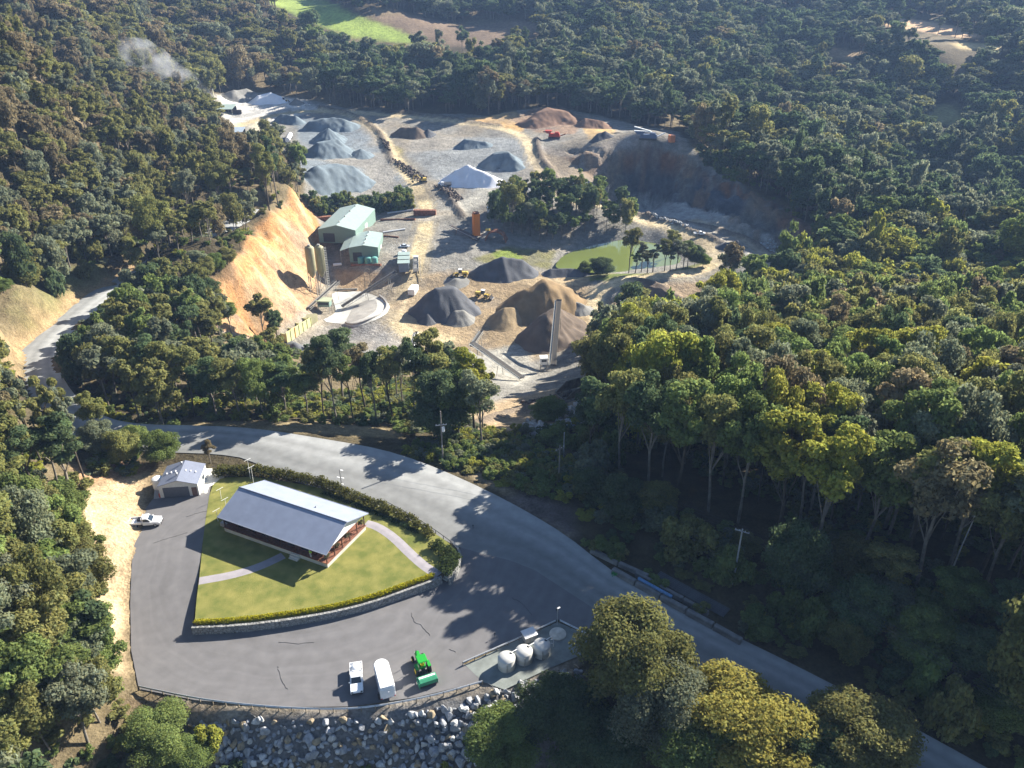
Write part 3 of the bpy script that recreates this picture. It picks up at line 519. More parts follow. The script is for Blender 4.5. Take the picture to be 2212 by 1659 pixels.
for i, (px, py, h, rr, k, ti) in enumerate([(185,1042,21,2.2,'slim_b','grey-green'),(150,1040,23,2.4,'slim_b','olive'),(172,1000,20,2.2,'slim_b','olive'),(95,1010,22,2.3,'slim_b','grey-green'),(60,1040,19,2.6,'tall_a','brownish'),(215,968,14,2.6,'tall_c','olive')]):
    put(px, py, k, h, rr, ti, 'leaning over the road bend above the straw bank')
for i, (px, py, h, rr, k, ti) in enumerate([(700,905,20,3.6,'tall_b','olive'),(728,912,22,4.0,'tall_a','dark green'),(765,915,18,3.2,'tall_e','mid green'),(815,915,20,3.4,'tall_d','dark green'),(850,918,21,3.6,'tall_e','olive'),(895,915,24,3.8,'tall_d','dark green'),(925,912,25,4.4,'tall_b','olive'),
        (945,905,20,3.2,'tall_e','grey-green'),(985,905,21,3.2,'tall_e','dark green'),(870,880,19,3.6,'tall_a','grey-green'),(790,890,20,4,'tall_b','brownish'),(665,905,14,4.0,'tall_c','mid green'),(620,900,13.5,4.2,'tall_a','dark green'),(570,905,15,4.2,'broad_a','mid green'),(520,905,16,4.2,'tall_a','olive'),(470,905,16,4.4,'tall_c','dark green'),(420,900,18,4.0,'tall_b','olive'),(385,890,20,4.2,'tall_a','olive'),(340,880,19,4.0,'tall_b','dark green'),(290,870,18,4.0,'tall_b','olive'),(250,850,19,4.2,'tall_a','grey-green')]):
    put(px, py, k, h, rr, ti, 'in the tree screen between road and quarry')
for i, (px, py, h, rr, k, ti) in enumerate([(1268,1002,21,4.4,'tall_b','dark green'),(1335,1030,25,5.2,'tall_a','olive'),(1400,1060,27,5.6,'tall_c','dark green'),(1462,1085,27,5.4,'tall_b','mid green'),(1530,1105,26,5.2,'tall_a','olive'),(1594,1129,27,5.4,'tall_c','mid green'),(1680,1175,26,5.6,'tall_b','yellow-green'),(1756,1219,27,5.8,'tall_a','yellow-green'),(1860,1205,25,5.6,'tall_c','mid green'),(1950,1235,26,5.6,'tall_b','olive'),(2046,1239,27,5.6,'tall_a','yellow-green'),(2120,1285,24,5.4,'tall_c','olive'),(2176,1314,27,5.6,'tall_b','grey-green'),(1430,1030,24,5.6,'broad_a','olive'),(1560,1060,25,5.8,'broad_b','mid green')]):
    put(px, py, k, h, rr, ti, 'in the front row facing the shaded road')
for px, py, h, rr, k, ti in [(2270,1365,27,5.6,'tall_c','olive'),(2340,1400,27,5.8,'dense_b','mid green'),(2410,1330,26,5.6,'tall_a','olive'),(2310,1280,27,5.6,'broad_a','mid green'),(1700,1292,14,4.4,'dense_a','dark green'),(1850,1362,10,4.0,'dense_b','dark green'),(1980,1422,9,4.0,'dense_a','mid green'),(2105,1482,10,4.2,'dense_b','dark green'),(2225,1540,10,4.2,'dense_a','dark green'),(2050,1350,11,4,'tall_c','mid green'),(1900,1310,12,4,'tall_b','olive'),(2170,1410,12,4.4,'tall_a','dark green'),(1340,1120,9,3.6,'dense_a','dark green'),(1280,1085,8,3.4,'dense_b','dark green')]:
    put(px, py, k, h, rr, ti, 'in the dark scrub along the shaded road')
for px, py, h, rr, k, ti in [(205,1335,12,3.8,'broad_a','olive'),(222,1425,11,3.4,'tall_c','mid green'),(150,1225,12,4,'dense_b','olive'),(243,1490,10,3.2,'broad_b','mid green'),(120,1290,13,4.2,'tall_c','grey-green'),(185,1260,9,3.2,'dense_a','olive'),(175,1400,13,4,'tall_a','olive'),(160,1130,8,3.2,'dense_a','mid green'),(120,1180,11,3.6,'broad_a','olive'),(200,1470,12,3.8,'tall_c','grey-green'),(215,1560,11,4,'broad_a','olive'),(150,1530,13,4.2,'tall_c','mid green'),(205,1190,2.6,1.8,'bush_a','mid green')]:
    put(px, py, k, h, rr, ti, 'at the edge of the straw bank')
for px, py, h, rr, k, ti in [(448,612,9,3.4,'broad_a','olive'),(470,590,7,3.0,'dense_a','mid green'),(437,640,11,3.6,'tall_c','olive'),(492,572,6.5,2.8,'dense_b','olive'),(430,600,10,3.4,'tall_a','grey-green'),(520,540,8,3.0,'broad_b','mid green'),(455,660,9,3.6,'dense_a','dark green'),(470,690,10,3.8,'broad_c','olive'),(500,720,11,3.8,'tall_d','mid green'),(445,700,12,4,'tall_c','grey-green')]:
    put(px, py, k, h, rr, ti, 'along the top edge of the orange cut')
put(1105,500,'tall_c',27,6.8,'olive','', 'tallest olive gum above the pond grove, beside the white sand heap')
put(1145,510,'tall_b',17,4.5,'grey-green','', 'grey-green gum in the pond grove next to its tallest tree')
put(1358,590,'tall_a',21,4.5,'olive','', 'tall olive gum leaning over the near shore of the green pond')
for px, py, h, rr, k, ti in [(1385,588,14,3.4,'slim_a','grey-green'),(1410,588,13,3.2,'slim_b','grey-green'),(1435,586,15,3.8,'tall_b','olive'),(1460,584,14,4,'tall_a','grey-green'),(1485,580,13,4,'tall_c','mid green'),(1500,574,9,3.4,'dense_a','dark green'),(1518,576,6,3,'dense_b','mid green'),(1475,582,12,3.2,'slim_a','grey-green'),(1398,590,11,2.8,'slim_b','olive'),(1447,587,12,3.2,'tall_d','grey-green'),(1372,590,10,2.8,'slim_b','mid green'),(1450,560,15,3.8,'tall_a','olive')]: put(px, py, k, h, rr, ti, 'in the row at the far pond end')
put(1298,594,'dense_a',7.5,5.2,'dark green','', 'dark umbrella-shaped bush on the near shore of the pond'); put(1262,592,'dense_b',6,3.0,'mid green','', 'small round bush beside the umbrella-shaped one at the pond')
put(582,455,'tall_b',30,5.5,'olive','', 'tall olive gum on the ridge over the orange cut, its pale trunk bare'); put(600,440,'slim_a',32,4.6,'dark green','', 'spire-like dark gum on the ridge above the blue-grey stockpiles')
put(480,470,'tall_c',25,5.5,'olive','', 'broad olive gum with white trunk above the upper road'); put(408,490,'tall_a',24,4.5,'grey-green','', 'grey-green gum with long pale trunk, upper hillside edge'); put(345,560,'broad_a',22,6,'olive','', 'large olive gum standing over the shaded bend of the upper road')
put(1205,960,'bush_b',3.5,4.6,'mid green','', 'bright green shrub mound in front of the wooden pole')
put(1185,905,'dense_a',5.5,4.2,'mid green','', 'round green tree by the pale rubble heap'); put(1290,950,'dense_b',14,5,'dark green','', 'dark rounded gum behind the wooden pole at the forest edge')
# ---- forest: spots over the hills, the largest in view as trees of their own, the rest as one mass
FIELDS = [FIELD1, FIELD2, FIELD3, FIELD4, FIELD5, FIELD6]
GROVE = gp([(1062,478),(1085,442),(1170,428),(1290,444),(1385,480),(1375,500),(1320,506),(1250,518),(1190,532),(1120,518),(1070,512)]); SHEDROW = gp([(655,430),(780,440),(880,425),(892,455),(790,462),(690,468)])
SPUR = gp([(1500,330),(1560,345),(1620,400),(1600,408),(1540,375)])
NOFLY = [gp([(1130,1085),(1270,1150),(1420,1215),(1560,1290),(1700,1375),(1500,1300),(1300,1180),(1130,1100)]), gp([(640,235),(760,245),(800,330),(660,330),(560,310),(500,260),(480,205),(640,205)]), gp([(0,745),(60,690),(150,640),(260,585),(330,545),(260,610),(150,690),(60,790),(0,800)]), SPOIL,
         gp([(860,950),(960,960),(1120,985),(1260,1080),(1260,1170),(1080,1080),(960,1010)]), gp([(380,905),(860,920),(870,1000),(380,960)]), gp([(270,1495),(760,1535),(1045,1480),(1250,1400),(1330,1450),(1180,1659),(360,1659)])]
BUSHY = gp([(1230,960),(1420,1010),(1620,1110),(1800,1210),(2212,1430),(2212,1659),(2030,1600),(1640,1400),(1420,1280),(1250,1160)])
def scatter(x0, x1, y0, y1, cell, r):
    a, b = np.meshgrid(np.arange(x0, x1, cell), np.arange(y0, y1, cell)); a = a+r.random(a.shape)*cell*.85; b = b+r.random(b.shape)*cell*.85
    a[1::2] += cell/2; return a.ravel(), b.ravel()
def clear_of(X, Y, pad):
    ok = np.ones(X.shape, bool)
    for P, q in [(QUARRY, 1.5), (BANK, 0), (SITE, 2.5)]+[(f, 2) for f in FIELDS]+[(f, 0) for f in NOFLY]: 
        ok &= ~poly_in(P, X, Y); ok &= seg_dist(P, X, Y, True)[0] > min(q, pad)
    ok &= seg_dist(ROADC, X, Y)[0] > 6.2
    T = np.array(TAKEN); 
    for i in range(0, len(X), 4000): 
        d = np.hypot(X[i:i+4000, None]-T[:, 0], Y[i:i+4000, None]-T[:, 1]); ok[i:i+4000] &= (d > T[:, 2]*.8).all(1)
    return ok
def in_frame(X, Y, Z, h, l=140, rgt=330, dn=260):
    x, y, d = pix(np.stack([X, Y, Z+h*.6], -1)); return (d > 25) & (x > -l) & (x < 2212+rgt) & (y > -60) & (y < 1659+dn)
XS, YS = [], []
for x0, x1, y0, y1, cell in [(-250, 230, 20, 300, 6.3), (-420, 420, 300, 620, 6.6), (-620, 620, 620, 950, 8.4), (-850, 850, 950, 1420, 10.5)]: a, b = scatter(x0, x1, y0, y1, cell, rng); XS.append(a); YS.append(b)
X = np.concatenate(XS); Y = np.concatenate(YS)
pre = in_frame(X, Y, base_h(X, Y), 15.); X, Y = X[pre], Y[pre]; k = clear_of(X, Y, 3); X, Y = X[k], Y[k]
SCRUB = gp([(0,610),(120,560),(240,530),(330,500),(330,540),(240,585),(140,640),(50,690),(0,735)])
LEFT = gp([(0,1235),(130,1215),(185,1330),(212,1410),(255,1500),(262,1600),(250,1700),(0,1760)])
gr = [scatter(P[:, 0].min(), P[:, 0].max(), P[:, 1].min(), P[:, 1].max(), c, rng)+(P, t) for P, c, t in ((GROVE, 5.8, 'g'), (SHEDROW, 3.4, 's'), (SPUR, 5, 's'), (LEFT, 4.3, 'l'), (SCRUB, 4.6, 'k'))]
REG = ['f']*len(X)
for a, b, P, t in gr:
    q = poly_in(P, a, b); X = np.concatenate([X, a[q]]); Y = np.concatenate([Y, b[q]]); REG += [t]*int(q.sum())
REG = np.array(REG); Z = np.array([drop(a, b).z for a, b in zip(X, Y)]); PX, PY, DEP = pix(np.stack([X, Y, Z], -1))
REG = np.where((REG == 'f') & poly_in(BUSHY, X, Y), 'b', REG)
keep = np.ones(len(X), bool); gap = fbm(X, Y, 26, 77); keep &= ~((REG == 'f') & (gap < np.where(DEP > 330, .34, .27))); keep &= ~((REG == 'b') & (rng.random(len(X)) < .30))
REG = np.where(REG == 'l', 'f', np.where(REG == 'k', 'b', REG))
thin = gp([(0,600),(200,560),(330,520),(300,640),(200,720),(140,800),(0,820)]); keep &= ~(poly_in(thin, X, Y) & (rng.random(len(X)) < .45))
keep &= ~((DEP < 70)) | (PX < 300)
keep &= ~((PX > 1230) & (PY > 1240+(PX-1230)*.455+40))
scr = (PX > 380) & (PX < 1010) & (PY > 745) & (PY < 915); keep &= ~(scr & (rng.random(len(X)) < np.where(PX > 640, .88, .5))); keep &= ~((PY > 1650) & (PX > 330) & (PX < 1260))
SIGHT = [(890,880),(870,870),(900,835),(880,845),(1330,1232),(1380,1262),(1440,1295),(1500,1330),(1560,1362),(1600,1385),(1290,1195),(1400,1250),(1470,1290),(1540,1330),(1350,1215),(1552,548),(1545,575),(1500,588),(1400,598),(1330,608),(1290,622),(1275,650),(1620,545),(1655,575),(1590,600),(1520,612),(1480,640),(1550,622),(1450,670),(1390,680),(1310,690),(1560,500),(1600,515),(1440,640),(75,800),(70,760),(85,745),(110,720),(135,700),(165,680),(190,660),(230,625),(260,600),(60,790),(95,815),(110,870),(145,900),(225,935),(330,548),(360,545),(470,500),(150,700),(120,735),(90,765),(75,790),(185,655),(215,632),(100,845),(130,880),(165,915),(205,925),(240,610),(390,535),(430,517),(505,478),(620,730),(650,740),(700,735),(760,745),(820,745),(870,740),(940,745),(1040,770),(1060,745),(1100,760),(1120,810),(1150,835),(1080,830),(1180,805),(1200,780),(1230,860),(1260,850),(1190,885),(1100,890),(1060,915),(1150,910),(1220,890),(1290,660),(1340,655),(1420,660),(1500,630),(1550,590),(1640,570),(1700,540),(1740,530),(560,720),(520,700),(735,690),(700,700),(780,690),(830,700),(850,660),(760,720),(690,720),(540,560),(590,480),(640,440),(610,320),(625,300),(490,235),(500,290),(520,310),(545,225),(480,220),(640,270),(650,330),(1450,310),(1480,300),(1405,300),(1560,380),(1620,420),(1700,465),(1540,365),(455,205),(540,300),(1240,1165),(1150,1100),(330,1060),(300,1110),(700,960),(900,1010),(1000,1030),(420,945),(560,935),(960,950),(1217,960),(957,930),(270,1380),(240,1160),(283,1450),(255,1280),(640,715),(660,690),(625,742),(690,20),(640,14),(760,45),(800,70),(850,72),(900,86),(720,60),(840,42),(880,38),(950,50),(1040,75),(1000,95),(1120,58),(1150,75),(900,75),(1940,50),(2000,60),(2080,76),(2120,100),(2160,102),(2040,250),(2060,240),(1815,115)]
for L in FPX:
    L = np.array(L, float); qx, qy = np.meshgrid(np.arange(L[:, 0].min(), L[:, 0].max(), 16), np.arange(max(4, L[:, 1].min()), L[:, 1].max(), 9)); qx, qy = qx.ravel(), qy.ravel(); q = poly_in(L, qx, qy) & (rng.random(len(qx)) < (.35 if L[0, 0] == 790 else 1)); SIGHT += list(zip(qx[q], qy[q]))
SG = np.array([at(*p) for p in SIGHT]); cam_ = np.array([0, 0, CAM_H])
def blocks(x, y, z, h, r):
    c = np.stack([x, y, z+h*.68], -1); ra = np.stack([r*.95, r*.95, h*.34], -1); out = np.zeros(len(x), bool)
    for g in SG:
        d = (g-cam_)[None]/ra; o = (cam_[None]-c)/ra; A = (d*d).sum(1); B = (o*d).sum(1); C_ = (o*o).sum(1)-1; t = -B/A; out |= (B*B-A*C_ > 0) & (t > 0) & (t < .995)
    return out
h0 = np.where(PX < 700, 15., 18.); h0 = np.where(REG == 's', 5, np.where(REG == 'g', 12, np.where(REG == 'b', 4, h0))); h0 = np.where(DEP > 480, 21, h0); keep &= ~blocks(X, Y, Z, h0, np.where(np.isin(REG, ['s', 'b']), 2.5, np.where(DEP > 480, 7.0, 4.2)))
X, Y, Z, PX, PY, DEP, REG = (v[keep] for v in (X, Y, Z, PX, PY, DEP, REG)); N_T = len(X)
tn = fbm(X, Y, 70, 41); tr_ = rng.random(N_T); hz = fbm(X, Y, 45, 51)
HT = np.where(PX < 700, 12.5+5*rng.random(N_T), 15.5+7*rng.random(N_T)); HT = np.where(DEP > 480, 14+6*rng.random(N_T), HT); HT = np.where((PX > 1230) & (DEP < 270), HT*1.28, HT); HT *= .85+.35*hz
HT = np.where(REG == 's', 4.5+3.0*rng.random(N_T), HT); HT = np.where(REG == 'g', 10+10*rng.random(N_T)**1.5, HT); HT = np.where(REG == 'b', 3+6*rng.random(N_T), HT)
RD = np.where(DEP < 300, 3.6+1.9*rng.random(N_T), 4.4+2.2*rng.random(N_T)); RD = np.where(DEP > 330, RD*np.clip(np.exp(.30*rng.normal(size=N_T)), .55, 1.8), RD); HT = np.where((DEP > 330) & (REG == 'f'), HT*np.clip(np.exp(.24*rng.normal(size=N_T)), .6, 1.6), HT); RD = np.where(DEP > 650, RD*1.15, RD); RD = np.where((PX < 700) & (DEP < 480), 3.1+1.3*rng.random(N_T), RD); RD = np.where(REG == 's', 2.4+rng.random(N_T), RD); RD = np.where(REG == 'g', 2.8+1.4*rng.random(N_T), RD); RD = np.where(REG == 'b', 2.4+1.8*rng.random(N_T), RD)
def tint_of(i):
    t = tr_[i]; n = tn[i]
    if REG[i] in 'gs': return 'dark green' if t < .5 else ('mid green' if t < .8 else 'olive')
    if PX[i] < 640 and PY[i] < 620: return 'brownish' if t < .42-.3*(PY[i]/620) else ('olive' if t < .78 else 'grey-green')
    if PX[i] < 700: return 'olive' if t < .45 else ('mid green' if t < .65 else ('grey-green' if t < .85 else 'dark green'))
    if DEP[i] > 380: t = min(.999, max(0, t*.6+.4*(hz[i]*2.2-.6))); return 'dark green' if t < .50 else ('grey-green' if t < .75 else ('olive' if t < .92 else 'brownish'))
    return 'yellow-green' if t < .10+.12*(n > .55) else ('olive' if t < .42 else ('mid green' if t < .68 else ('grey-green' if t < .85 else ('brownish' if t < .93 else 'dark green'))))
TI = [tint_of(i) for i in range(N_T)]
infr = (PX > -40) & (PX < 2252) & (PY > -40) & (PY < 1760); app = np.where(infr, HT*RD/DEP**2, 0)
app[REG == 'b'] = 0
order = np.argsort(-app)[:300-55]; own = np.zeros(N_T, bool); own[order[app[order] > 0]] = True
bsh = np.where((REG == 'b') & infr)[0]; own[bsh[np.argsort(DEP[bsh])[:170]]] = True
def where_of(px, py, reg):
    if reg == 'g': return 'in the grove beside the green pond'
    if reg == 's': return 'in the shrub row behind the green sheds'
    if reg == 'b': return 'on the shaded verge under the power line' if px > 900 else 'on the grassy slope above the upper road'
    if px < 330 and py > 1150: return 'above the straw bank beside the car park'
    if px < 330 and py > 880: return 'on the slope above the road bend'
    if px < 480 and py > 620: return 'between the climbing road and the orange cut' if px > 200 else 'over the climbing road'
    if px < 700 and py > 880: return 'along the road behind the garage'
    if px < 1000 and py > 700: return 'on the bank below the orange cut and silos'
    if px < 700: return 'on the dry hillside above the climbing road'
    if px < 1500 and py > 700: return 'at the forest edge facing the conveyors'
    if py > 1150: return 'in the front rows beside the power line'
    if py > 930: return 'in the sunlit forest across from the pavilion'
    if py > 640: return 'deep in the forest hiding the pit ramp'
    return 'in the valley forest beyond the quarry pit'
TI = [t if not (REG[i] == 'b' and t in ('yellow-green', 'brownish')) else 'mid green' for i, t in enumerate(TI)]
KEYS = {'f': ['tall_a', 'tall_b', 'tall_c', 'tall_d', 'tall_e', 'broad_a', 'broad_b', 'broad_c', 'dense_a'], 'g': ['tall_a', 'tall_d', 'slim_a', 'tall_e', 'dense_b'], 's': ['dense_a', 'dense_b'], 'b': ['bush_a', 'bush_b', 'bush_a', 'dense_b']}
for i in np.where(own)[0]:
    key = random.choice(KEYS[REG[i]] if not (REG[i] == 'f' and PX[i] < 700) else ['tall_a', 'tall_b', 'tall_c', 'slim_a', 'broad_a', 'tall_d', 'tall_e'])
    plant(key, (X[i], Y[i], Z[i]), HT[i]*(1.0 if not key.startswith('dense') else .9), RD[i]*(1.15 if REG[i] == 'f' and PX[i] > 700 else 1), TI[i], where_of(PX[i], PY[i], REG[i]))
# the mass: one object whose points carry small trees
FAR = []
for j, (sty, h, rd, per, size, nl) in enumerate([('tall', 20, 4.6, 120, .60, 18), ('broad', 17, 5.6, 125, .62, 20), ('dense', 15, 5.6, 100, .60, 30), ('open', 20, 4.2, 115, .58, 16), ('bush', 4, 2.6, 80, .45, 10), ('tall', 20, 4.4, 130, .58, 12), ('broad', 17, 5.6, 130, .6, 15), ('open', 20, 4.8, 130, .58, 22)]):
    wood, (V, F, c) = gum(60+j, h, rd, sty, per, size, nl); fm = np_mesh('far_tree', V, F, M_LEAF_S, False, c)
    wm = wood.build('far_wood', M_BARK, None); bm = bmesh.new(); bm.from_mesh(fm); n0 = len(bm.faces); bm.from_mesh(wm.data)
    for f in list(bm.faces)[n0:] if False else []: pass
    bm.faces.ensure_lookup_table()
    for q in range(n0, len(bm.faces)): bm.faces[q].material_index = 1
    me2 = bpy.data.meshes.new('far_tree'); bm.to_mesh(me2); bm.free(); me2.materials.append(M_LEAF_S); me2.materials.append(M_BARK); bpy.data.objects.remove(wm)
    FAR.append((bpy.data.objects.new('far_tree', me2), h, rd))
def mass(name, P, S, T, idx, rot, label):
    me = bpy.data.meshes.new(name); me.vertices.add(len(P)); me.vertices.foreach_set('co', np.asarray(P, np.float32).ravel())
    for an, ty, d in (('tint', 'FLOAT_COLOR', np.concatenate([T, np.ones((len(P), 1))], 1)), ('sc', 'FLOAT_VECTOR', S), ('rz', 'FLOAT', rot), ('kd', 'INT', idx)):
        a = me.attributes.new(an, ty, 'POINT'); a.data.foreach_set('color' if ty == 'FLOAT_COLOR' else ('vector' if ty == 'FLOAT_VECTOR' else 'value'), np.asarray(d, np.int32 if ty == 'INT' else np.float32).ravel())
    o = bpy.data.objects.new(name, me); COL.objects.link(o); tag(o, label, None, None, 'stuff')
    g = bpy.data.node_groups.new(name+'_spread', 'GeometryNodeTree'); g.interface.new_socket('Geometry', in_out='INPUT', socket_type='NodeSocketGeometry'); g.interface.new_socket('Geometry', in_out='OUTPUT', socket_type='NodeSocketGeometry')
    N, L = g.nodes, g.links; gi = N.new('NodeGroupInput'); go = N.new('NodeGroupOutput'); mp = N.new('GeometryNodeMeshToPoints'); L.new(gi.outputs[0], mp.inputs['Mesh'])
    jn = N.new('GeometryNodeJoinGeometry')
    def attr(n, t): a = N.new('GeometryNodeInputNamedAttribute'); a.data_type = t; a.inputs[0].default_value = n; return a.outputs[0]
    kd, sc, rz = attr('kd', 'INT'), attr('sc', 'FLOAT_VECTOR'), attr('rz', 'FLOAT'); cx = N.new('ShaderNodeCombineXYZ'); L.new(rz, cx.inputs[2])
    for j, (fo, h, rd) in enumerate(FAR):
        oi = N.new('GeometryNodeObjectInfo'); oi.inputs['Object'].default_value = fo; ip = N.new('GeometryNodeInstanceOnPoints')
        cp = N.new('FunctionNodeCompare'); cp.data_type = 'INT'; cp.operation = 'EQUAL'; L.new(kd, cp.inputs[2]); cp.inputs[3].default_value = j
        L.new(mp.outputs[0], ip.inputs['Points']); L.new(cp.outputs[0], ip.inputs['Selection']); L.new(oi.outputs['Geometry'], ip.inputs['Instance']); L.new(cx.outputs[0], ip.inputs['Rotation']); L.new(sc, ip.inputs['Scale']); L.new(ip.outputs[0], jn.inputs[0])
    L.new(jn.outputs[0], go.inputs[0]); md = o.modifiers.new('spread', 'NODES'); md.node_group = g; return o
rest = ~own; ri = np.where(rest)[0]; kd = np.where(np.isin(REG[ri], ['b', 's']), 4, np.array([0, 1, 2, 3, 5, 6, 7])[rng.integers(0, 7, len(ri))])
hh = np.array([f[1] for f in FAR])[kd]; rr = np.array([f[2] for f in FAR])[kd]; S = np.stack([RD[ri]/rr, RD[ri]/rr, HT[ri]/hh], 1)
T = np.array([TINT[TI[i]] for i in ri])*(.8+.4*rng.random((len(ri), 1)))
mass('forest', np.stack([X[ri], Y[ri], Z[ri]-.2], 1), S, T, kd, rng.random(len(ri))*6.28, 'unbroken gum forest over the hills and valley round the quarry')
# undergrowth: low scrub over the forest floor
a, b = [], []
for x0, x1, y0, y1, cell in [(-130, 130, 55, 260, 2.9), (-200, 200, 260, 460, 5.0)]: q = scatter(x0, x1, y0, y1, cell, rng); a.append(q[0]); b.append(q[1])
a = np.concatenate(a); b = np.concatenate(b); TAKEN = [(1e6, 1e6, 1)]; k = in_frame(a, b, base_h(a, b), 2, 20, 60, 60); a, b = a[k], b[k]; k = clear_of(a, b, 1) & (fbm(a, b, 17, 91) > .36); a, b = a[k], b[k]
inb = gp([(1000,935),(1150,960),(1250,1010),(1260,1110),(1130,1060),(960,1005),(870,985),(900,965)]); q = scatter(inb[:, 0].min(), inb[:, 0].max(), inb[:, 1].min(), inb[:, 1].max(), 2.2, rng); m_ = poly_in(inb, *q); a = np.concatenate([a, q[0][m_]]); b = np.concatenate([b, q[1][m_]])
z = np.array([drop(p, q).z for p, q in zip(a, b)]); n = len(a); hgt = .6+1.5*rng.random(n); S = np.stack([(.8+1.3*rng.random(n))/2.6]*2+[hgt*1.2/4], 1)
tk = list(TINT); T = np.array([TINT[random.choice(['olive', 'mid green', 'dark green', 'grey-green', 'mid green', 'olive', 'yellow-green'])] for _ in range(n)])
mass('undergrowth', np.stack([a, b, z-.1], 1), S, T, np.full(n, 4), rng.random(n)*6.28, 'low scrub and grass tussocks over the forest floor')
print('TREES', N_T, own.sum(), 'scrub', n)
# ------------------------------------------------------------------ the pavilion and its garden
m_white = mat('white_paint', (.80, .80, .80), .5, var=.04, scale=1.5); m_conc = mat('concrete', (.36, .35, .335), .9, var=.12, scale=.7, bump=.1); m_concl = mat('pale_concrete', (.54, .53, .49), .9, var=.10, scale=.4, bump=.1)
m_steel = mat('galvanised', (.50, .51, .52), .45, metal=.5, var=.08, scale=2); m_dark = mat('dark_metal', (.035, .035, .04), .5, var=.1); m_tyre = mat('tyre_rubber', (.018, .018, .02), .85, var=.1); m_glass = mat('dark_glass', (.02, .03, .045), .08, var=.02, spec=.6)
m_timber = mat('deck_timber', (.22, .095, .06), .7, var=.2, scale=2.5); m_post = mat('stained_post', (.085, .045, .035), .7, var=.15); m_brick = mat('red_brown_wall', (.095, .042, .038), .85, var=.2, scale=4)
m_vwhite = mat('white_car_paint', (.82, .83, .85), .25, var=.02, spec=.5); m_wood = mat('weathered_wood', (.20, .17, .13), .85, var=.25, scale=1.0)
def roof_mat(name, col, scale=2.2, rough=.42):
    m = mat(name, col, rough, metal=.15, var=.05, scale=.6); N, L = nodes(m); b = N['Principled BSDF']; tc = N.new('ShaderNodeTexCoord'); wv = N.new('ShaderNodeTexWave'); wv.inputs['Scale'].default_value = scale; wv.inputs['Distortion'].default_value = .15; wv.bands_direction = 'X'
    L.new(tc.outputs['Object'], wv.inputs['Vector']); bp = N.new('ShaderNodeBump'); bp.inputs['Strength'].default_value = .35; bp.inputs['Distance'].default_value = .06; L.new(wv.outputs['Fac'], bp.inputs['Height']); L.new(bp.outputs[0], b.inputs['Normal']); return m
m_roof = roof_mat('blue_grey_roofing', (.29, .325, .42)); m_roofg = roof_mat('grey_roofing', (.19, .21, .275)); m_roofteal = roof_mat('teal_roofing', (.33, .41, .385), .8); m_teal = mat('teal_cladding', (.17, .255, .225), .6, var=.08)
def site(px, py, z=None):
    p = plane(px, py, 0.)
    for _ in range(3): p = plane(px, py, float(lot(p[0], p[1])) if z is None else z)
    return Vector(p)
def gable_shell(root, L, W, hw, rise, m_wall, m_rf, over=.6, x0=0, base=0, wall_in=.0):
    """walls and a two-sided roof along local x, ridge on x; walls inset from the eaves by over"""
    l, w_ = L/2-over, W/2-over; pw = [(-w_, base), (w_, base), (w_, hw), (0, hw+rise*(1-over/(W/2))), (-w_, hw)]
    MB().prism(pw, 'x', x0-l, x0+l).build('wall', m_wall, root)
    t = .12; r = MB()
    for s in (-1, 1): r.slab([(x0-L/2, s*W/2, hw-.02), (x0+L/2, s*W/2, hw-.02), (x0+L/2, 0, hw+rise+t), (x0-L/2, 0, hw+rise+t)] if s < 0 else [(x0+L/2, W/2, hw-.02), (x0-L/2, W/2, hw-.02), (x0-L/2, 0, hw+rise+t), (x0+L/2, 0, hw+rise+t)], t)
    ro = r.build('roof', m_rf, root)
    MB().cyl((x0-L/2-.01, 0, hw+rise+t+.01), (x0+L/2+.01, 0, hw+rise+t+.01), .14, n=8).build('ridge_cap', m_steel, ro)
    for s in (-1, 1): MB().box((x0, s*(W/2+.07), hw-.06), (L-.02, .13, .14)).build('gutter', m_steel, ro)
    return ro
HA = R(-25.3); HL, HW = 24.7, 12.75
hs = thing('pavilion', 'long pavilion with blue-grey gable roof and timber verandah on the green lawn', 'building', (-40.55, 116.7, LAWN_Z), HA)
MB().box((0, 0, .42), (HL-1.1, HW-1.1, .88)).build('plinth', m_concl, hs); MB().box((0, 0, .91), (HL-.9, HW-.9, .09)).build('deck', m_timber, hs)
wl = MB().box((-1.5, .22, 2.25), (HL-4.4, HW-2.25, 2.58)).build('wall', m_brick, hs)
for i in range(7): MB().box((-11.6+i*3.0, -HW/2+1.30, 2.15), (1.5, .1, 1.3)).build('window', m_glass, hs)
MB().box((9.42, 1.0, 1.95), (.1, 1.8, 2.1)).build('door', m_white, hs)
ew, rz_ = 3.58, 2.5; ro = MB(); ins = .12
for s in (-1, 1):
    q = [(-HL/2, s*HW/2, ew), (HL/2, s*HW/2, ew), (HL/2, 0, ew+rz_), (-HL/2, 0, ew+rz_)]; ro.slab(q if s < 0 else [q[1], q[0], q[3], q[2]], .14)
ro = ro.build('roof', m_roof, hs); MB().cyl((-HL/2-.02, 0, ew+rz_), (HL/2+.02, 0, ew+rz_), .13, n=8).build('ridge_cap', m_roofg, ro); MB().box((0, -HW/2-.07, ew-.05), (HL-.02, .13, .15)).build('gutter', m_roofg, ro); MB().box((0, HW/2+.07, ew-.05), (HL-.02, .13, .15)).build('gutter', m_roofg, ro)
for s in (-1, 1): MB().prism([(-HW/2+.35, ew-.12), (HW/2-.35, ew-.12), (HW/2-.35, ew+.0), (0, ew+rz_-.2), (-HW/2+.35, ew)], 'x', s*(HL/2-.62)-.05, s*(HL/2-.62)+.05).build('gable_end', m_white, hs)
MB().box((0, 0, ew-.16), (HL-1.4, HW-1.0, .05)).build('ceiling', m_white, hs)
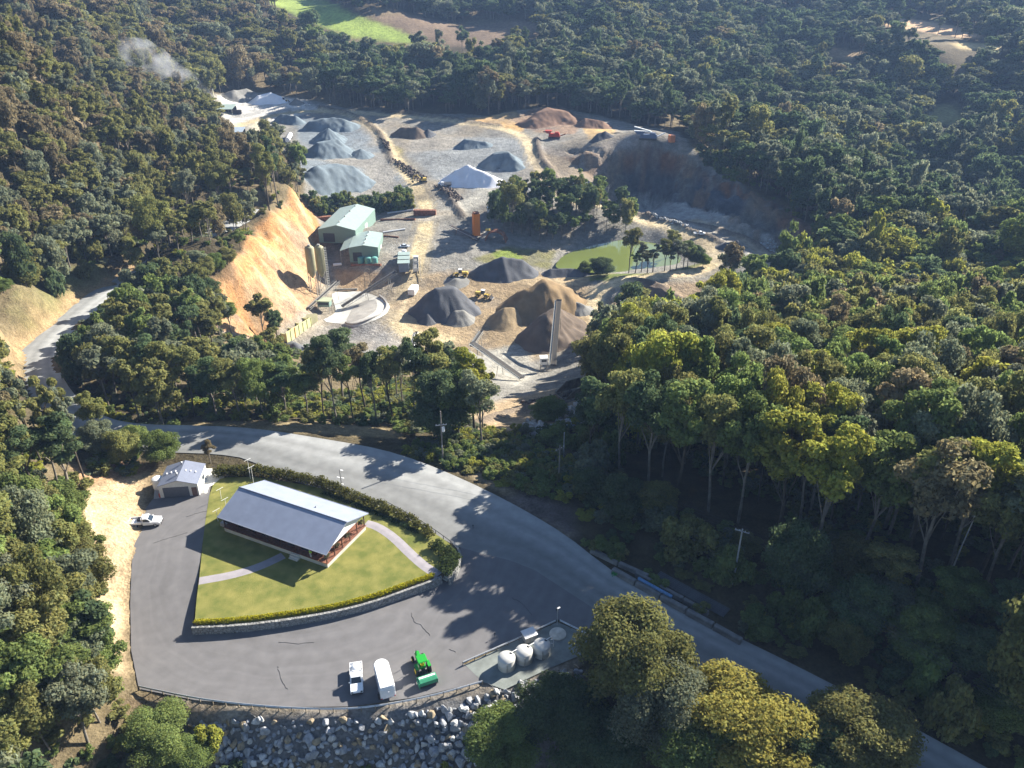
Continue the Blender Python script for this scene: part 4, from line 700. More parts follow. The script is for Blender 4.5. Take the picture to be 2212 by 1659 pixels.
px_ = [(-HL/2+.7+i*3.33, -HW/2+.7) for i in range(8)]+[(HL/2-.7, -HW/2+.7+k*2.27) for k in range(1, 6)]+[(-HL/2+.7+i*3.33, HW/2-.7) for i in range(0, 8, 7)]
for x, y in px_: MB().box((x, y, 2.2), (.16, .16, 2.5)).build('post', m_post, hs)
rl = MB(); rl.box((-3.6, -HW/2+.62, 1.85), (15.6, .07, .09)).box((-3.6, -HW/2+.62, 1.2), (15.6, .05, .06))
for i in range(52): rl.box((-11.3+i*.3, -HW/2+.62, 1.5), (.04, .04, .66))
rl.build('railing', m_post, hs)
rl = MB(); rl.box((HL/2-.62, 2.4, 1.85), (.07, 6.9, .09)).box((HL/2-.62, 2.4, 1.25), (.05, 6.9, .06)); rl.build('railing', m_post, hs)
st = MB()
for k in range(3): st.box((4.9, -HW/2+.42-.36*k, .36-.14*k), (1.9, .36, .72-.28*k))
st.build('steps', m_concl, hs); MB().box((-12.9, -HW/2+2.2, .35), (1.5, 1.7, .8)).build('side_step', m_conc, hs)
MB().box((4.0, 2.0, ew+1.9), (.3, .3, .25)).build('roof_vent', m_steel, hs)
HM = Matrix.Translation((-40.55, 116.7, LAWN_Z)) @ Matrix.Rotation(HA, 4, 'Z')
def leafy(name, label, cat, pts, radii, per, size, tint, seed=3, flat=.8, group=None):
    V, F, c = leaf_cloud(np.array(pts), np.array(radii), per, size, np.random.default_rng(seed), flat); me = np_mesh('crown', V, F, M_LEAF, False, c); o = thing(name, label, cat, tuple(np.array(pts).mean(0)*[1, 1, 0]+[0, 0, np.array(pts)[:, 2].min()-.3]), 0, group)
    k = bpy.data.objects.new('foliage', me); COL.objects.link(k); k.parent = o; k.location = tuple(-np.array(o.location)); k.color = (*tint, 1); return o
for i, (x, y, z, lab) in enumerate([(11.6, -5.5, 2.4, 'hanging flower basket at the near verandah corner of the pavilion'), (11.7, -2.6, 2.55, 'trailing basket plant on the gable-end verandah, second post'), (11.7, .4, 2.6, 'bushy basket plant on the gable-end verandah, middle post'), (11.7, 4.6, 2.5, 'leafy basket plant on the gable-end verandah, last post')]):
    p = HM @ Vector((x, y, z)); o = thing('hanging_basket', lab, 'plant', p, 0, 'baskets along the verandah'); V, F, c = leaf_cloud(np.array([(0, 0, 0), (.2, .25, .05), (-.1, -.25, 0)]), np.array([.42, .36, .34]), 60, .16, rng); me = np_mesh('leaves', V, F, M_LEAF, False, c); k = bpy.data.objects.new('leaves', me); COL.objects.link(k); k.parent = o; k.color = (.13, .12, .07, 1); MB().lathe((0, 0, -.45), [(.12, 0), (.24, .22)], 10).build('pot', m_wood, o); MB().cyl((0, 0, .2), (0, 0, .95), .012, n=4).build('hanger', m_dark, o)
# a figure grown from a skeleton
def body_mesh(nm, J, E, rad, m, parent):
    me = bpy.data.meshes.new(nm); me.from_pydata(J, E, []); o = bpy.data.objects.new(nm, me); COL.objects.link(o); md = o.modifiers.new('s', 'SKIN')
    for i, v in enumerate(me.skin_vertices[0].data): v.radius = rad[i] if isinstance(rad[i], tuple) else (rad[i], rad[i]); v.use_root = i == 0
    o.modifiers.new('d', 'SUBSURF').levels = 1; dg = bpy.context.evaluated_depsgraph_get(); m2 = bpy.data.meshes.new_from_object(o.evaluated_get(dg)); o.modifiers.clear(); o.data = m2; m2.name = nm; m2.materials.clear(); m2.materials.append(m)
    for p in m2.polygons: p.use_smooth = True
    o.parent = parent; return o
def person(loc, rz, label):
    o = thing('person', label, 'person', loc, rz); sk = mat('skin', (.45, .27, .19), .6, var=.05); vis = mat('hi_vis_green', (.30, .78, .04), .7, var=.05); tr = mat('pale_trousers', (.52, .55, .60), .8, var=.1)
    J = [(0, 0, .95), (0, 0, 1.15), (0, 0, 1.40), (0, .01, 1.50), (0, .02, 1.60), (0, .02, 1.74), (.19, 0, 1.42), (.27, 0, 1.15), (.26, .10, .92), (-.19, 0, 1.42), (-.28, 0, 1.16), (-.24, .14, .95), (.10, 0, .90), (.11, .02, .50), (.11, -.03, .08), (.11, .13, .04), (-.10, 0, .90), (-.12, .05, .50), (-.12, .0, .08), (-.12, .15, .04)]
    E = [(0, 1), (1, 2), (2, 3), (3, 4), (4, 5), (2, 6), (6, 7), (7, 8), (2, 9), (9, 10), (10, 11), (0, 12), (12, 13), (13, 14), (14, 15), (0, 16), (16, 17), (17, 18), (18, 19)]
    rd = [(.14, .10), (.13, .10), (.16, .10), .055, .095, .085, .06, .045, .035, .06, .045, .035, .085, .06, .045, .035, .085, .06, .045, .035]; body_mesh('body', J, E, rd, sk, o)
    for s in (-1, 1):
        hx, hy, hz = (.26, .10, .92) if s > 0 else (-.24, .14, .95)
        h = MB().box((hx, hy+.03, hz-.05), (.035, .07, .09))
        for k in range(4): h.cyl((hx, hy+.0+.02*k, hz-.09), (hx-.015*s, hy+.01+.021*k, hz-.165+.008*abs(k-1)), .0085, n=5)
        h.cyl((hx, hy+.06, hz-.03), (hx-.03*s, hy+.10, hz-.08), .010, n=5); h.build('hand', sk, o)
    body_mesh('shirt', J[:3]+[J[6], J[7], J[9], J[10]], [(0, 1), (1, 2), (2, 3), (3, 4), (2, 5), (5, 6)], [(.165, .125), (.16, .125), (.19, .125), .085, .062, .085, .062], vis, o)
    body_mesh('trousers', [J[0], J[12], J[13], J[14], J[16], J[17], J[18]], [(0, 1), (1, 2), (2, 3), (0, 4), (4, 5), (5, 6)], [(.15, .115), .105, .08, .065, .105, .08, .065], tr, o)
    hat = MB().lathe((0, .02, 1.70), [(.105, 0), (.10, .06), (.05, .115)], 12).lathe((0, .03, 1.695), [(.17, 0), (.165, .012)], 12); hat.build('hat', vis, o)
    f = MB().box((0, .125, 1.625), (.028, .04, .05)).box((0, .108, 1.575), (.05, .02, .012)); f.build('nose', sk, o); MB().box((.035, .108, 1.655), (.02, .012, .012)).box((-.035, .108, 1.655), (.02, .012, .012)).build('eyes', m_dark, o); return o
person(Vector(plane(672, 1204, LAWN_Z+.96)), HA+math.pi, 'person in a bright green work shirt standing on the pavilion verandah')
# stone wall, hedges
m_stone = mat('wall_stone', (.28, .28, .275), .9, var=.2, scale=2.2, bump=.9, bscale=3.0)
def voro(m, sc):
    N, L = nodes(m); b = N['Principled BSDF']; v = N.new('ShaderNodeTexVoronoi'); v.inputs['Scale'].default_value = sc; v.feature = 'DISTANCE_TO_EDGE'; tc = N.new('ShaderNodeTexCoord'); L.new(tc.outputs['Object'], v.inputs['Vector'])
    r = N.new('ShaderNodeMapRange'); r.inputs[1].default_value = 0; r.inputs[2].default_value = .08; r.inputs[3].default_value = .35; L.new(v.outputs['Distance'], r.inputs[0]); mx = N.new('ShaderNodeMix'); mx.data_type = 'RGBA'; mx.blend_type = 'MULTIPLY'; mx.inputs[0].default_value = 1
    L.new(b.inputs['Base Color'].links[0].from_socket, mx.inputs[6]); L.new(r.outputs[0], mx.inputs[7]); L.new(mx.outputs[2], b.inputs['Base Color'])
voro(m_stone, 1.9)
def wall_along(name, label, cat, P, th, z0, z1, m, cap=None):
    """a wall of thickness th on the outer side of the line P"""
    P = np.array(P)[:, :2]; T = np.gradient(P, axis=0); T /= np.linalg.norm(T, axis=1, keepdims=True); Nn = np.stack([T[:, 1], -T[:, 0]], 1); n = len(P); mb = MB(); V = []
    for i in range(n):
        for q, z in ((0, z0), (th, z0), (th*.85, z1+random.uniform(-.03, .03)), (0, z1)): V.append((P[i, 0]+Nn[i, 0]*q, P[i, 1]+Nn[i, 1]*q, z))
    mb.add(V, [(i*4+k, i*4+(k+1) % 4, (i+1)*4+(k+1) % 4, (i+1)*4+k) for i in range(n-1) for k in range(4)]+[(3, 2, 1, 0), tuple((n-1)*4+k for k in range(4))]); o = mb.build(name, m); tag(o, label, cat); return o
EDGE = smooth(lw([(415,1353),(480,1351),(560,1345),(700,1325),(800,1301),(880,1272),(925,1256),(952,1244)]), 3); CORNER = smooth(lw([(968,1250),(985,1225),(994,1195),(975,1172)]), 2)
wall_along('stone_wall', 'curved grey stone retaining wall holding up the lawn along the car park', 'wall', EDGE, .55, -.4, LAWN_Z+.12, m_stone); wall_along('stone_wall', 'short sunlit stone wall curving round the corner shrubs above the road', 'wall', CORNER, .5, -.4, LAWN_Z+.2, m_stone)
sp = thing('stone_steps', 'shaded stone steps between the two curved retaining walls', 'steps', Vector(plane(958, 1248, .0)), R(-38)); s_ = MB()
for k in range(5): s_.box((0, -.2+.36*k, .15+.14*k), (2.3, .36, .3+.28*k))
s_.build('treads', m_concl, sp)
def along(P, step):
    P = np.array(P, float); L = np.concatenate([[0], np.cumsum(np.linalg.norm(np.diff(P[:, :2], axis=0), axis=1))]); t = np.arange(0, L[-1]+1e-6, step); return np.stack([np.interp(t, L, P[:, k]) for k in range(P.shape[1])], 1)
hp = along(smooth(lw([(425,1346),(480,1344),(560,1337),(700,1317),(800,1293),(880,1264),(935,1245)]), 2), .42); hp[:, 2] = LAWN_Z+.30
leafy('clipped_hedge', 'low clipped yellow-green hedge on top of the curved stone wall', 'hedge', hp, np.full(len(hp), .46), 95, .15, (.36, .335, .02), 5)
hp = np.array([plane(x, y, LAWN_Z+.75) for x, y in [(935,1178),(948,1182),(958,1192),(968,1188),(975,1198),(984,1206),(978,1220),(970,1226),(962,1214),(972,1210),(966,1236),(958,1228),(948,1172)]]); leafy('corner_shrubs', 'dense dark green rounded shrubs at the lawn corner above the short stone wall', 'hedge', hp, [.9, 1.0, 1.1, 1.0, 1.1, 1.05, 1.1, 1.05, 1.1, 1.1, .9, .95, .8], 240, .2, (.060, .082, .028), 6)
hp = along(smooth(lw([(470,1030),(520,1022),(580,1026),(650,1036),(740,1066),(830,1102),(890,1130),(935,1160)]), 2), .55); n = len(hp); hr = np.linspace(1.25, .75, n)*(.8+.4*rng.random(n)); hp[:, :2] += rng.normal(size=(n, 2))*.3; hp[:, 2] = LAWN_Z+.2+hr*.6
leafy('shrub_hedge', 'long loose olive shrub hedge between the pavilion lawn and the road', 'hedge', hp, hr, 130, .22, (.105, .105, .032), 7)
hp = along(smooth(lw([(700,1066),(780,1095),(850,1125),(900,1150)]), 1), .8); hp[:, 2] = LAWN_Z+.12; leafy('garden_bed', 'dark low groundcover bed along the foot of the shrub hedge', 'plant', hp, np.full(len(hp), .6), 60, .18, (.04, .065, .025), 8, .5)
def rail_run(name, label, cat, P, posts, h, rail, m_r, m_p, grp=None, out=0, w=(.09, .32)):
    P = np.array(P); o = thing(name, label, cat, tuple(P[0]), 0, grp); o0 = P[0]; Q = P-o0; T = np.gradient(Q[:, :2], axis=0); T /= np.linalg.norm(T, axis=1, keepdims=True)+1e-9; Nn = np.stack([T[:, 1], -T[:, 0]], 1); n = len(Q); V = []
    prof = [(0, h-w[1]), (w[0], h-w[1]*.75), (w[0]*.3, h-w[1]*.5), (w[0], h-w[1]*.25), (0, h), (-.05, h), (-.05, h-w[1])]; K = len(prof)
    for i in range(n): V += [(Q[i, 0]+Nn[i, 0]*a, Q[i, 1]+Nn[i, 1]*a, Q[i, 2]+b) for a, b in prof]
    mb = MB(); mb.add(V, [(i*K+k, i*K+(k+1) % K, (i+1)*K+(k+1) % K, (i+1)*K+k) for i in range(n-1) for k in range(K)]+[tuple(range(K)), tuple((n-1)*K+k for k in reversed(range(K)))]); mb.build('rail', m_r, o)
    for p in along(Q, posts): MB().box((p[0], p[1], p[2]+h/2-.2), (.12, .15, h+.35)).build('post', m_p, o)
    return o
gr = smooth([site(x, y) for x, y in [(302,1489),(420,1514),(520,1527),(620,1535),(700,1538),(780,1536),(860,1524),(950,1505),(1042,1478)]], 2)
rail_run('guardrail', 'long curved steel guardrail along the front edge of the car park', 'guardrail', gr, 2.0, .78, None, m_steel, m_wood)
gr = smooth([site(x, y) for x, y in [(1000,1437),(1060,1411),(1130,1380),(1200,1347)]], 1); rail_run('guardrail', 'straight guardrail between the tanks terrace and the car park', 'guardrail', gr, 2.0, .8, None, m_steel, m_wood)
gr = np.array([site(x, y) for x, y in [(1209,1346),(1250,1366),(1305,1396)]]); rail_run('guardrail', 'short guardrail from the light pole to the broad olive gum', 'guardrail', gr, 2.0, .8, None, m_steel, m_wood)
gr = smooth([site(x, y) for x, y in [(835,1090),(900,1125),(960,1165),(990,1190)]], 1); rail_run('edge_fence', 'thin dark rail fence between the shrub hedge and the road', 'fence', gr, 2.2, .8, None, m_dark, m_dark, w=(.05, .1))
# tanks terrace
PAD = zl([(1044,1474,0),(1004,1436,0),(1100,1391,0),(1204,1344,0),(1290,1380,0),(1300,1395,0),(1262,1412,0),(1180,1447,0),(1090,1490,0)]); tag(sheet('gravel_pad', PAD, mat('green_grey_gravel', (.195, .215, .205), .95, var=.15, scale=.5, bump=.3), .03), 'green-grey gravel terrace under the tanks', kind='structure')
m_tank = mat('tank_poly', (.50, .495, .475), .5, var=.04, scale=.8)
z4 = lambda x, y: ((800+x/3.16)*.8848, (1450+y/3.16)*.8848)
for (x, y), lab in zip(((1380, 560), (1514, 508), (1650, 458)), ('round white water tank nearest the car park guardrail end', 'middle one of three round white water tanks', 'round white water tank next to the concrete lid')):
    p = site(*z4(x, y)); t = thing('water_tank', lab, 'tank', p, R(20), 'white tanks on the gravel terrace'); MB().lathe((0, 0, 0), [(1.33, 0), (1.35, .05), (1.35, 1.0), (1.37, 1.03), (1.35, 1.06), (1.35, 1.95), (1.30, 2.03)], 32).build('shell', m_tank, t)
    MB().lathe((0, 0, 2.02), [(1.31, 0), (1.1, .2), (.7, .36), (.3, .43), (.1, .44)], 32).build('dome', m_tank, t); MB().lathe((.75, .2, 2.3), [(.24, 0), (.24, .1), (.2, .13)], 14).build('hatch', m_dark, t); MB().tube([(.75, .2, 2.45), (1.5, .45, 2.42), (1.9, .6, 2.35)], .06, 6).build('inlet_pipe', m_white, t); MB().box((-.4, -1.38, .95), (.1, .1, 1.9)).build('outlet_pipe', m_conc, t)
p = site(*z4(1775, 312)); o = MB().lathe(p, [(1.36, 0), (1.36, .2), (1.30, .25), (.3, .27), (.29, .33), (.05, .34)], 28).build('concrete_lid', mat('lid_concrete', (.56, .53, .46), .9, var=.15, scale=1.2)); tag(o, 'round pale concrete lid in the gravel beside the last tank', 'lid')
p = site(*z4(1555, 350)); t = thing('pump_shed', 'small grey pump shed with a flat sloping roof behind the white tanks', 'shed', p, R(27)); MB().box((0, 0, .65), (1.9, 1.35, 1.3)).build('wall', m_conc, t); MB().box((0, 0, 1.42), (2.25, 1.75, .07), rx=R(6)).build('roof', roof_mat('light_roofing', (.62, .63, .64), 6), t); MB().box((.3, -.69, .6), (.7, .04, 1.1)).build('door', m_steel, t)
p = site(*z4(1742, 405)); t = thing('standpipe', 'white standpipe with bent outlet between the last tank and the concrete lid', 'pipe', p); MB().tube([(0, 0, 0), (0, 0, 1.6), (-.5, -.2, 1.75)], .05, 6).build('pipe', m_white, t); MB().box((-.35, -.1, .8), (.7, .05, .05)).build('bracket', m_steel, t)
p = site(*z4(1770, 240)); t = thing('light_pole', 'grey light pole at the corner of the terrace guardrails', 'light pole', p); MB().cyl((0, 0, -.2), (0, 0, 3.7), .06, .045, 8).build('pole', m_steel, t); MB().box((.15, 0, 3.75), (.5, .25, .1), rz=.6).build('lamp_head', m_white, t); MB().box((-.1, .1, 3.3), (.3, .06, .35)).build('panel', m_dark, t)
# poles and wires
m_pole = mat('pole_wood', (.23, .21, .185), .85, var=.2, scale=1.5); m_wire = mat('wire', (.05, .05, .06), .5, var=0)
def upole(px, py, h, rz, label, trafo=False, arms=(0.9,), base=None, pale=False):
    p = base or at(px, py); t = thing('utility_pole', label, 'utility pole', p, rz); MB().cyl((0, 0, -.5), (0, 0, h), .19, .12, 10).build('pole', m_steel if pale else m_pole, t)
    for a in arms:
        c = MB().box((0, 0, h-a), (2.4, .12, .14)).build('crossarm', m_steel if pale or trafo else m_pole, t)
        for x in (-1.05, -.4, .5, 1.1): MB().cyl((x, 0, h-a+.07), (x, 0, h-a+.3), .05, .035, 6).build('insulator', m_white, c)
    if trafo: MB().lathe((.42, -.1, h-5.0), [(.30, 0), (.34, .1), (.34, 1.0), (.25, 1.15)], 14).build('transformer', m_white, t); MB().box((0, -.2, 4.6), (.3, .16, .5)).build('meter_box', m_steel, t)
    return p+Vector((0, 0, h))
tp1 = upole(957, 1001, 13.2, R(10), 'tall utility pole with white transformer and crossarm above the road edge', True, (3.4,)); tp2 = upole(1207, 1040, 9.0, R(40), 'dark wooden utility pole in the scrub in front of the forest edge'); tp2b = upole(1217, 992, 7.0, R(40), 'short pale-topped pole just behind the dark wooden pole', arms=(), pale=True)
tp3 = upole(1583, 1262, 12.0, R(-28), 'pale utility pole with bright crossarm standing among the shaded shrubs', arms=(.5,), pale=True); e4 = Vector(plane(2345, 1600, 13.)); tp4 = upole(0, 0, 13., R(-28), 'utility pole by the shaded road past the picture edge', base=drop(e4.x, e4.y))
def wires(a, b, label, n=3, sag=1.2):
    o = thing('power_line', label, 'power line', tuple((a+b)/2)); d = (b-a); s = Vector((-d.y, d.x, 0)).normalized(); m = (a+b)/2
    for k in range(n):
        off = s*(-.95+k*1.9/(max(1, n-1))) if n > 1 else Vector(); pts = [a.lerp(b, i/14)+off-Vector((0, 0, sag*4*(i/14)*(1-i/14)))-m for i in range(15)]; MB().tube(pts, .022, 4).build('wire', m_wire, o)
up = Vector((0, 0, -.2)); wires(tp2+up, tp3+up, 'power line from the dark wooden pole to the bright crossarm'); wires(tp3+up, tp4+up, 'power line running from the bright crossarm over the dark scrub beside the road', 4); wires(tp1-Vector((0, 0, 3.1)), tp2+up, 'power line between the transformer pole and the dark wooden pole', 2)
def lamp(px, py, h, label, rz=0, z=LAWN_Z):
    t = thing('yard_light', label, 'light pole', Vector(plane(px, py, z)), rz); MB().cyl((0, 0, -.2), (0, 0, h), .06, .05, 8).build('pole', m_dark, t); MB().cyl((.22, 0, -.2), (.22, 0, h-.6), .04, n=6).build('conduit', m_steel, t)
    for a, z_ in ((.45, h-.05), (-.45, h-1.9), (.5, h-1.9), (.2, h-3.4)): MB().box((a, 0, z_), (.55, .2, .14)).build('lamp_head', m_white, t)
lamp(739, 1062, 5.3, 'dark twin-stem yard light with white lamp heads beside the shrub hedge', R(-15)); 
for px, py, h, lab in [(548,1046,4.2,'white T-topped pole behind the far end of the pavilion roof'),(541,1034,4.6,'pale pole with dish and crossbar in the shrub hedge'),(478,1078,2.4,'thin white T post on the lawn nearest the garage'),(489,1100,2.4,'thin white T post beside the pavilion roof edge'),(471,1126,2.6,'leaning white stake at the lawn edge by the driveway')]:
    t = thing('clothesline_post', lab, 'post', Vector(plane(px, py, LAWN_Z)), R(50)); MB().cyl((0, 0, -.2), (.12, 0, h), .045, .035, 6).build('post', m_white, t); MB().cyl((-.65, 0, h), (.85, 0, h+.02), .04, n=6).build('crossbar', m_white, t)
for px, py, lab in [(934,1228,'small dark marker post by the seal edge near the corner shrubs'),(933,1207-0,'dark marker post on the road side of the rail fence')][:0]: pass
for (px, py), lab in zip(((896, 1126-6), (1022, 1145-2), (1069, 1391-14)), ('small dark marker post beside the sealed road by the hedge', 'small dark marker post at the seal edge near the corner shrubs', 'low dark sign post on the asphalt near the terrace guardrail')):
    t = thing('marker_post', lab, 'post', site(px, py), 0); MB().cyl((0, 0, -.1), (0, 0, .95), .035, n=6).build('post', m_dark, t); MB().box((0, -.03, .95), (.22, .04, .22)).build('sign_plate', m_dark, t)
# garage
ga = thing('garage', 'small grey garage with dark roller door and white side wall behind the car park', 'garage', Vector((-66.4, 130.65, 1.4)), R(6.5)); gw, gd, ge, gri = 7.7, 7.2, 2.85, 1.05; m_gw = mat('garage_wall', (.58, .58, .57), .7, var=.05)
MB().prism([(-gw/2+.1, 0), (gw/2-.1, 0), (gw/2-.1, ge), (0, ge+gri), (-gw/2+.1, ge)], 'y', -gd/2+.15, gd/2-.15).build('wall', m_gw, ga); rr = MB(); rr.slab([(-gw/2, -gd/2, ge), (0, -gd/2, ge+gri+.1), (0, gd/2, ge+gri+.1), (-gw/2, gd/2, ge)][::-1], -.1); rr.slab([(0, -gd/2, ge+gri+.1), (gw/2, -gd/2, ge), (gw/2, gd/2, ge), (0, gd/2, ge+gri+.1)][::-1], -.1); rr = rr.build('roof', m_roofg, ga)
for x in (-2.9, -2.0, -1.1, .9, 1.8, 2.7): MB().box((x, .2, ge+gri*(1-abs(x)/(gw/2))+.16), (.12, .42, .16)).build('roof_vent', m_white, rr)
for y in (-1.5, 2.4): MB().lathe((-.45, y, ge+gri), [(.16, -.1), (.16, .25), (.24, .3), (.24, .5), (.1, .56)], 10).build('flue', m_steel, rr)
MB().box((-.55, -gd/2+.12, 1.2), (4.9, .1, 2.3)).build('roller_door', mat('roller_door', (.10, .11, .14), .5, var=.06), ga); MB().box((2.95, -gd/2+.12, 1.05), (1.0, .08, 2.05)).build('door', mat('brown_door', (.15, .09, .08), .6), ga); MB().box((gw/2-.06, .6, 1.6), (.06, 1.2, .9)).build('window', m_glass, ga)
tag(sheet('concrete_apron', np.array([site(x, y) for x, y in [(447,1066),(452,1052),(476,1040),(486,1030),(474,1024),(458,1012),(440,1012),(442,1066)]]), m_concl, .03), 'pale concrete apron beside the garage', kind='structure'); tag(sheet('concrete_slab', np.array([site(x, y) for x, y in [(332,1078),(450,1064),(440,1040),(335,1045)]]), m_conc, .022), 'concrete slab under the garage', kind='structure')
t = thing('water_tank', 'white round tank standing against the shaded garage wall', 'tank', site(344, 1052), 0); MB().lathe((0, 0, 0), [(1.1, 0), (1.1, 2.1), (1.0, 2.2)], 24).build('shell', m_white, t); MB().lathe((0, 0, 2.19), [(1.01, 0), (.6, .2), (.1, .26)], 24).build('dome', m_white, t)
t = thing('gas_bottle', 'small red gas bottle in the shade beside the garage', 'gas bottle', site(347, 1074), 0); MB().lathe((0, 0, 0), [(.24, 0), (.26, .08), (.26, .8), (.15, .98), (.06, 1.0)], 12).build('bottle', mat('red_paint', (.42, .06, .03), .5), t); MB().cyl((0, 0, .98), (0, 0, 1.1), .05, n=6).build('valve', m_steel, t)
# ------------------------------------------------------------------ vehicles
def wheel(root, x, y, r, w_, side, rim=None, name='wheel'):
    k = MB().cyl((x, y-w_/2, r), (x, y+w_/2, r), r, n=18, sm=False).build(name, m_tyre, root, bevel=.03); MB().cyl((x, y+side*(w_/2+.005), r), (x, y+side*(w_/2+.03), r), r*.58, n=14).build('rim', rim or m_steel, k); return k
def skinbody(P, ys, top_y=None):                        # side outline P (x, z) swept across widths
    return MB().prism(P, 'y', -ys, ys)
def ute(label, loc, rz, load=None, L=5.3):
    t = thing('utility_vehicle', label, 'ute', loc, rz); t.scale = (L/5.3,)*3; W_ = .92      # nose at +x
    MB().prism([(2.62, .45), (2.66, .8), (2.5, .98), (1.35, 1.12), (1.3, 1.15), (-.35, 1.15), (-.35, .45)], 'y', -W_, W_).build('body', m_vwhite, t, bevel=.07)
    MB().prism([(1.28, 1.12), (.62, 1.72), (.45, 1.78), (-.25, 1.78), (-.36, 1.70), (-.36, 1.12)], 'y', -.80, .80).build('cab', m_vwhite, t, bevel=.06)
    MB().slab([(1.27, -.72, 1.16), (1.27, .72, 1.16), (.66, .68, 1.71), (.66, -.68, 1.71)], .02).build('windscreen', m_glass, t)
    for s in (-1, 1):
        MB().prism([(1.08, 1.17), (.62, 1.64), (-.2, 1.66), (-.22, 1.17)], 'y', s*.805-.01, s*.805+.01).build('side_window', m_glass, t); MB().box((1.05, s*1.0, 1.2), (.12, .18, .16)).build('mirror', m_vwhite, t); MB().box((2.6, s*.68, .82), (.14, .3, .16)).build('headlight', m_glass, t)
        wheel(t, 1.72, s*.80, .37, .24, s); wheel(t, -1.55, s*.80, .37, .24, s)
    tr = MB().box((-1.62, 0, .82), (2.3, 1.86, .1)); 
    for s in (-1, 1): tr.box((-1.62, s*.90, 1.02), (2.3, .06, .34))
    tr.box((-2.74, 0, 1.02), (.06, 1.74, .34)); tr.build('tray', m_vwhite, t); MB().box((-1.4, 0, .5), (2.6, .9, .26)).build('chassis', m_dark, t); MB().box((2.66, 0, .5), (.1, 1.5, .26)).build('grille', m_dark, t); MB().tube([(-.48, -.8, 1.1), (-.48, -.8, 1.8), (-.48, .8, 1.8), (-.48, .8, 1.1)], .035, 6).build('headboard', m_vwhite, t)
    if load == 'cover': MB().lathe((-1.8, .05, .88), [(.78, 0), (.78, .35), (.66, .5), (.2, .56)], 20).build('load_tank', m_vwhite, t)
    else: MB().box((-1.0, .3, 1.05), (.8, .9, .36)).build('tool_box', m_dark, t)
    return t
ute('white tray-back ute parked at the edge of the straw bank', Vector((-69.2, 118.55, 1.33)), R(8), L=5.7)
ute('white ute parked nose to the guardrail with a round white load in its tray', Vector((-23.35, 82.9, 0)), math.atan2(-5.5, 1.1), 'cover', L=5.35)
z7 = lambda x, y: ((820+x/7.373)*.8848, (1570+y/7.373)*.8848)
a, b = Vector(plane(*z7(790, 290), 2.75)), Vector(plane(*z7(925, 790), 2.75)); md = (a+b)/2; LN = (b-a).length+.2
t = thing('horse_trailer', 'long white enclosed trailer with rounded nose parked beside the white ute', 'trailer', (md.x, md.y, 0), math.atan2(b.y-a.y, b.x-a.x))     # flat tail at +x
ol = [(LN/2, -1.12), (LN/2, 1.12)]+[(-LN/2+1.1+1.1*math.cos(q), 1.12*math.sin(q)) for q in [math.pi/2+math.pi*k/12 for k in range(13)]]; MB().prism(ol, 'z', .55, 2.72).build('body', m_vwhite, t, bevel=.09); MB().prism([(x*.975, y*.94) for x, y in ol], 'z', 2.72, 2.82).build('roof', m_vwhite, t, bevel=.05)
for k in range(5): MB().lathe((-LN/2+1.6+k*1.25, 0, 2.82), [(.09, 0), (.09, .06)], 8).build('roof_vent', m_steel, t)
MB().box((LN/2+.03, 0, 1.5), (.05, 1.9, 1.75)).build('tail_ramp', mat('trailer_tail', (.72, .74, .78), .4, var=.03), t)
for s in (-1, 1):
    MB().box((0, s*1.135, 2.0), (LN*.55, .03, .42)).build('side_window', m_glass, t); MB().box((.4, s*1.13, .85), (LN*.8, .03, .12)).build('side_stripe', mat('blue_stripe', (.10, .14, .35), .4), t)
    for x in (.9, 1.85): wheel(t, x, s*1.0, .38, .26, s)
    MB().box((LN/2+.04, s*.95, .75), (.06, .2, .16)).build('tail_light', mat('red_lens', (.5, .03, .02), .3), t)
MB().tube([(-LN/2, 0, .5), (-LN/2-1.1, 0, .5)], .07, 6).build('drawbar', m_dark, t); wheel(t, -LN/2-.5, .3, .2, .12, 1, name='jockey_wheel'); MB().box((LN/2-.4, -1.3, .9), (.5, .3, .7)).build('spare_wheel_carrier', m_dark, t)
m_green = mat('tractor_green', (.02, .30, .035), .35, var=.05, spec=.5); m_yel = mat('tractor_yellow', (.72, .52, .02), .45, var=.05); m_imp = mat('implement_green', (.05, .28, .15), .45, var=.08); p0 = Vector(plane(*z7(1545, 470), 0.)); p1 = Vector(plane(*z7(1700, 850), 0.)); hd = math.atan2(p0.y-p1.y, p0.x-p1.x)
t = thing('tractor', 'green tractor with yellow wheels and a green tined box behind it, facing the lawn', 'tractor', (p0.x, p0.y, 0), hd)    # nose at +x
MB().box((1.55, 0, 1.2), (2.0, .75, .75), top=.9, top_y=.8).build('bonnet', m_green, t, bevel=.1); MB().box((.2, 0, .85), (3.2, .5, .5)).build('chassis', m_dark, t); MB().box((-.35, 0, 2.62), (1.75, 1.6, .16), top=.9).build('cab_roof', m_green, t, bevel=.06); MB().box((-.3, 0, 1.3), (1.2, 1.0, .5)).build('cab_floor', m_green, t)
for x, y in ((.42, .62), (.42, -.62), (-1.05, .62), (-1.05, -.62)): MB().cyl((x, y, 1.1), (x*.95, y, 2.56), .04, n=6).build('cab_post', m_dark, t)
MB().box((-.55, 0, 1.62), (.5, .5, .14)).box((-.82, 0, 1.9), (.12, .5, .5)).build('seat', m_yel, t); MB().cyl((.3, 0, 1.4), (.05, 0, 1.85), .03, n=6).lathe((.05, 0, 1.85), [(.2, 0), (.2, .03)], 14).build('steering_wheel', m_dark, t); MB().cyl((1.9, .2, 1.55), (1.9, .2, 2.3), .05, n=8).build('exhaust', m_dark, t)
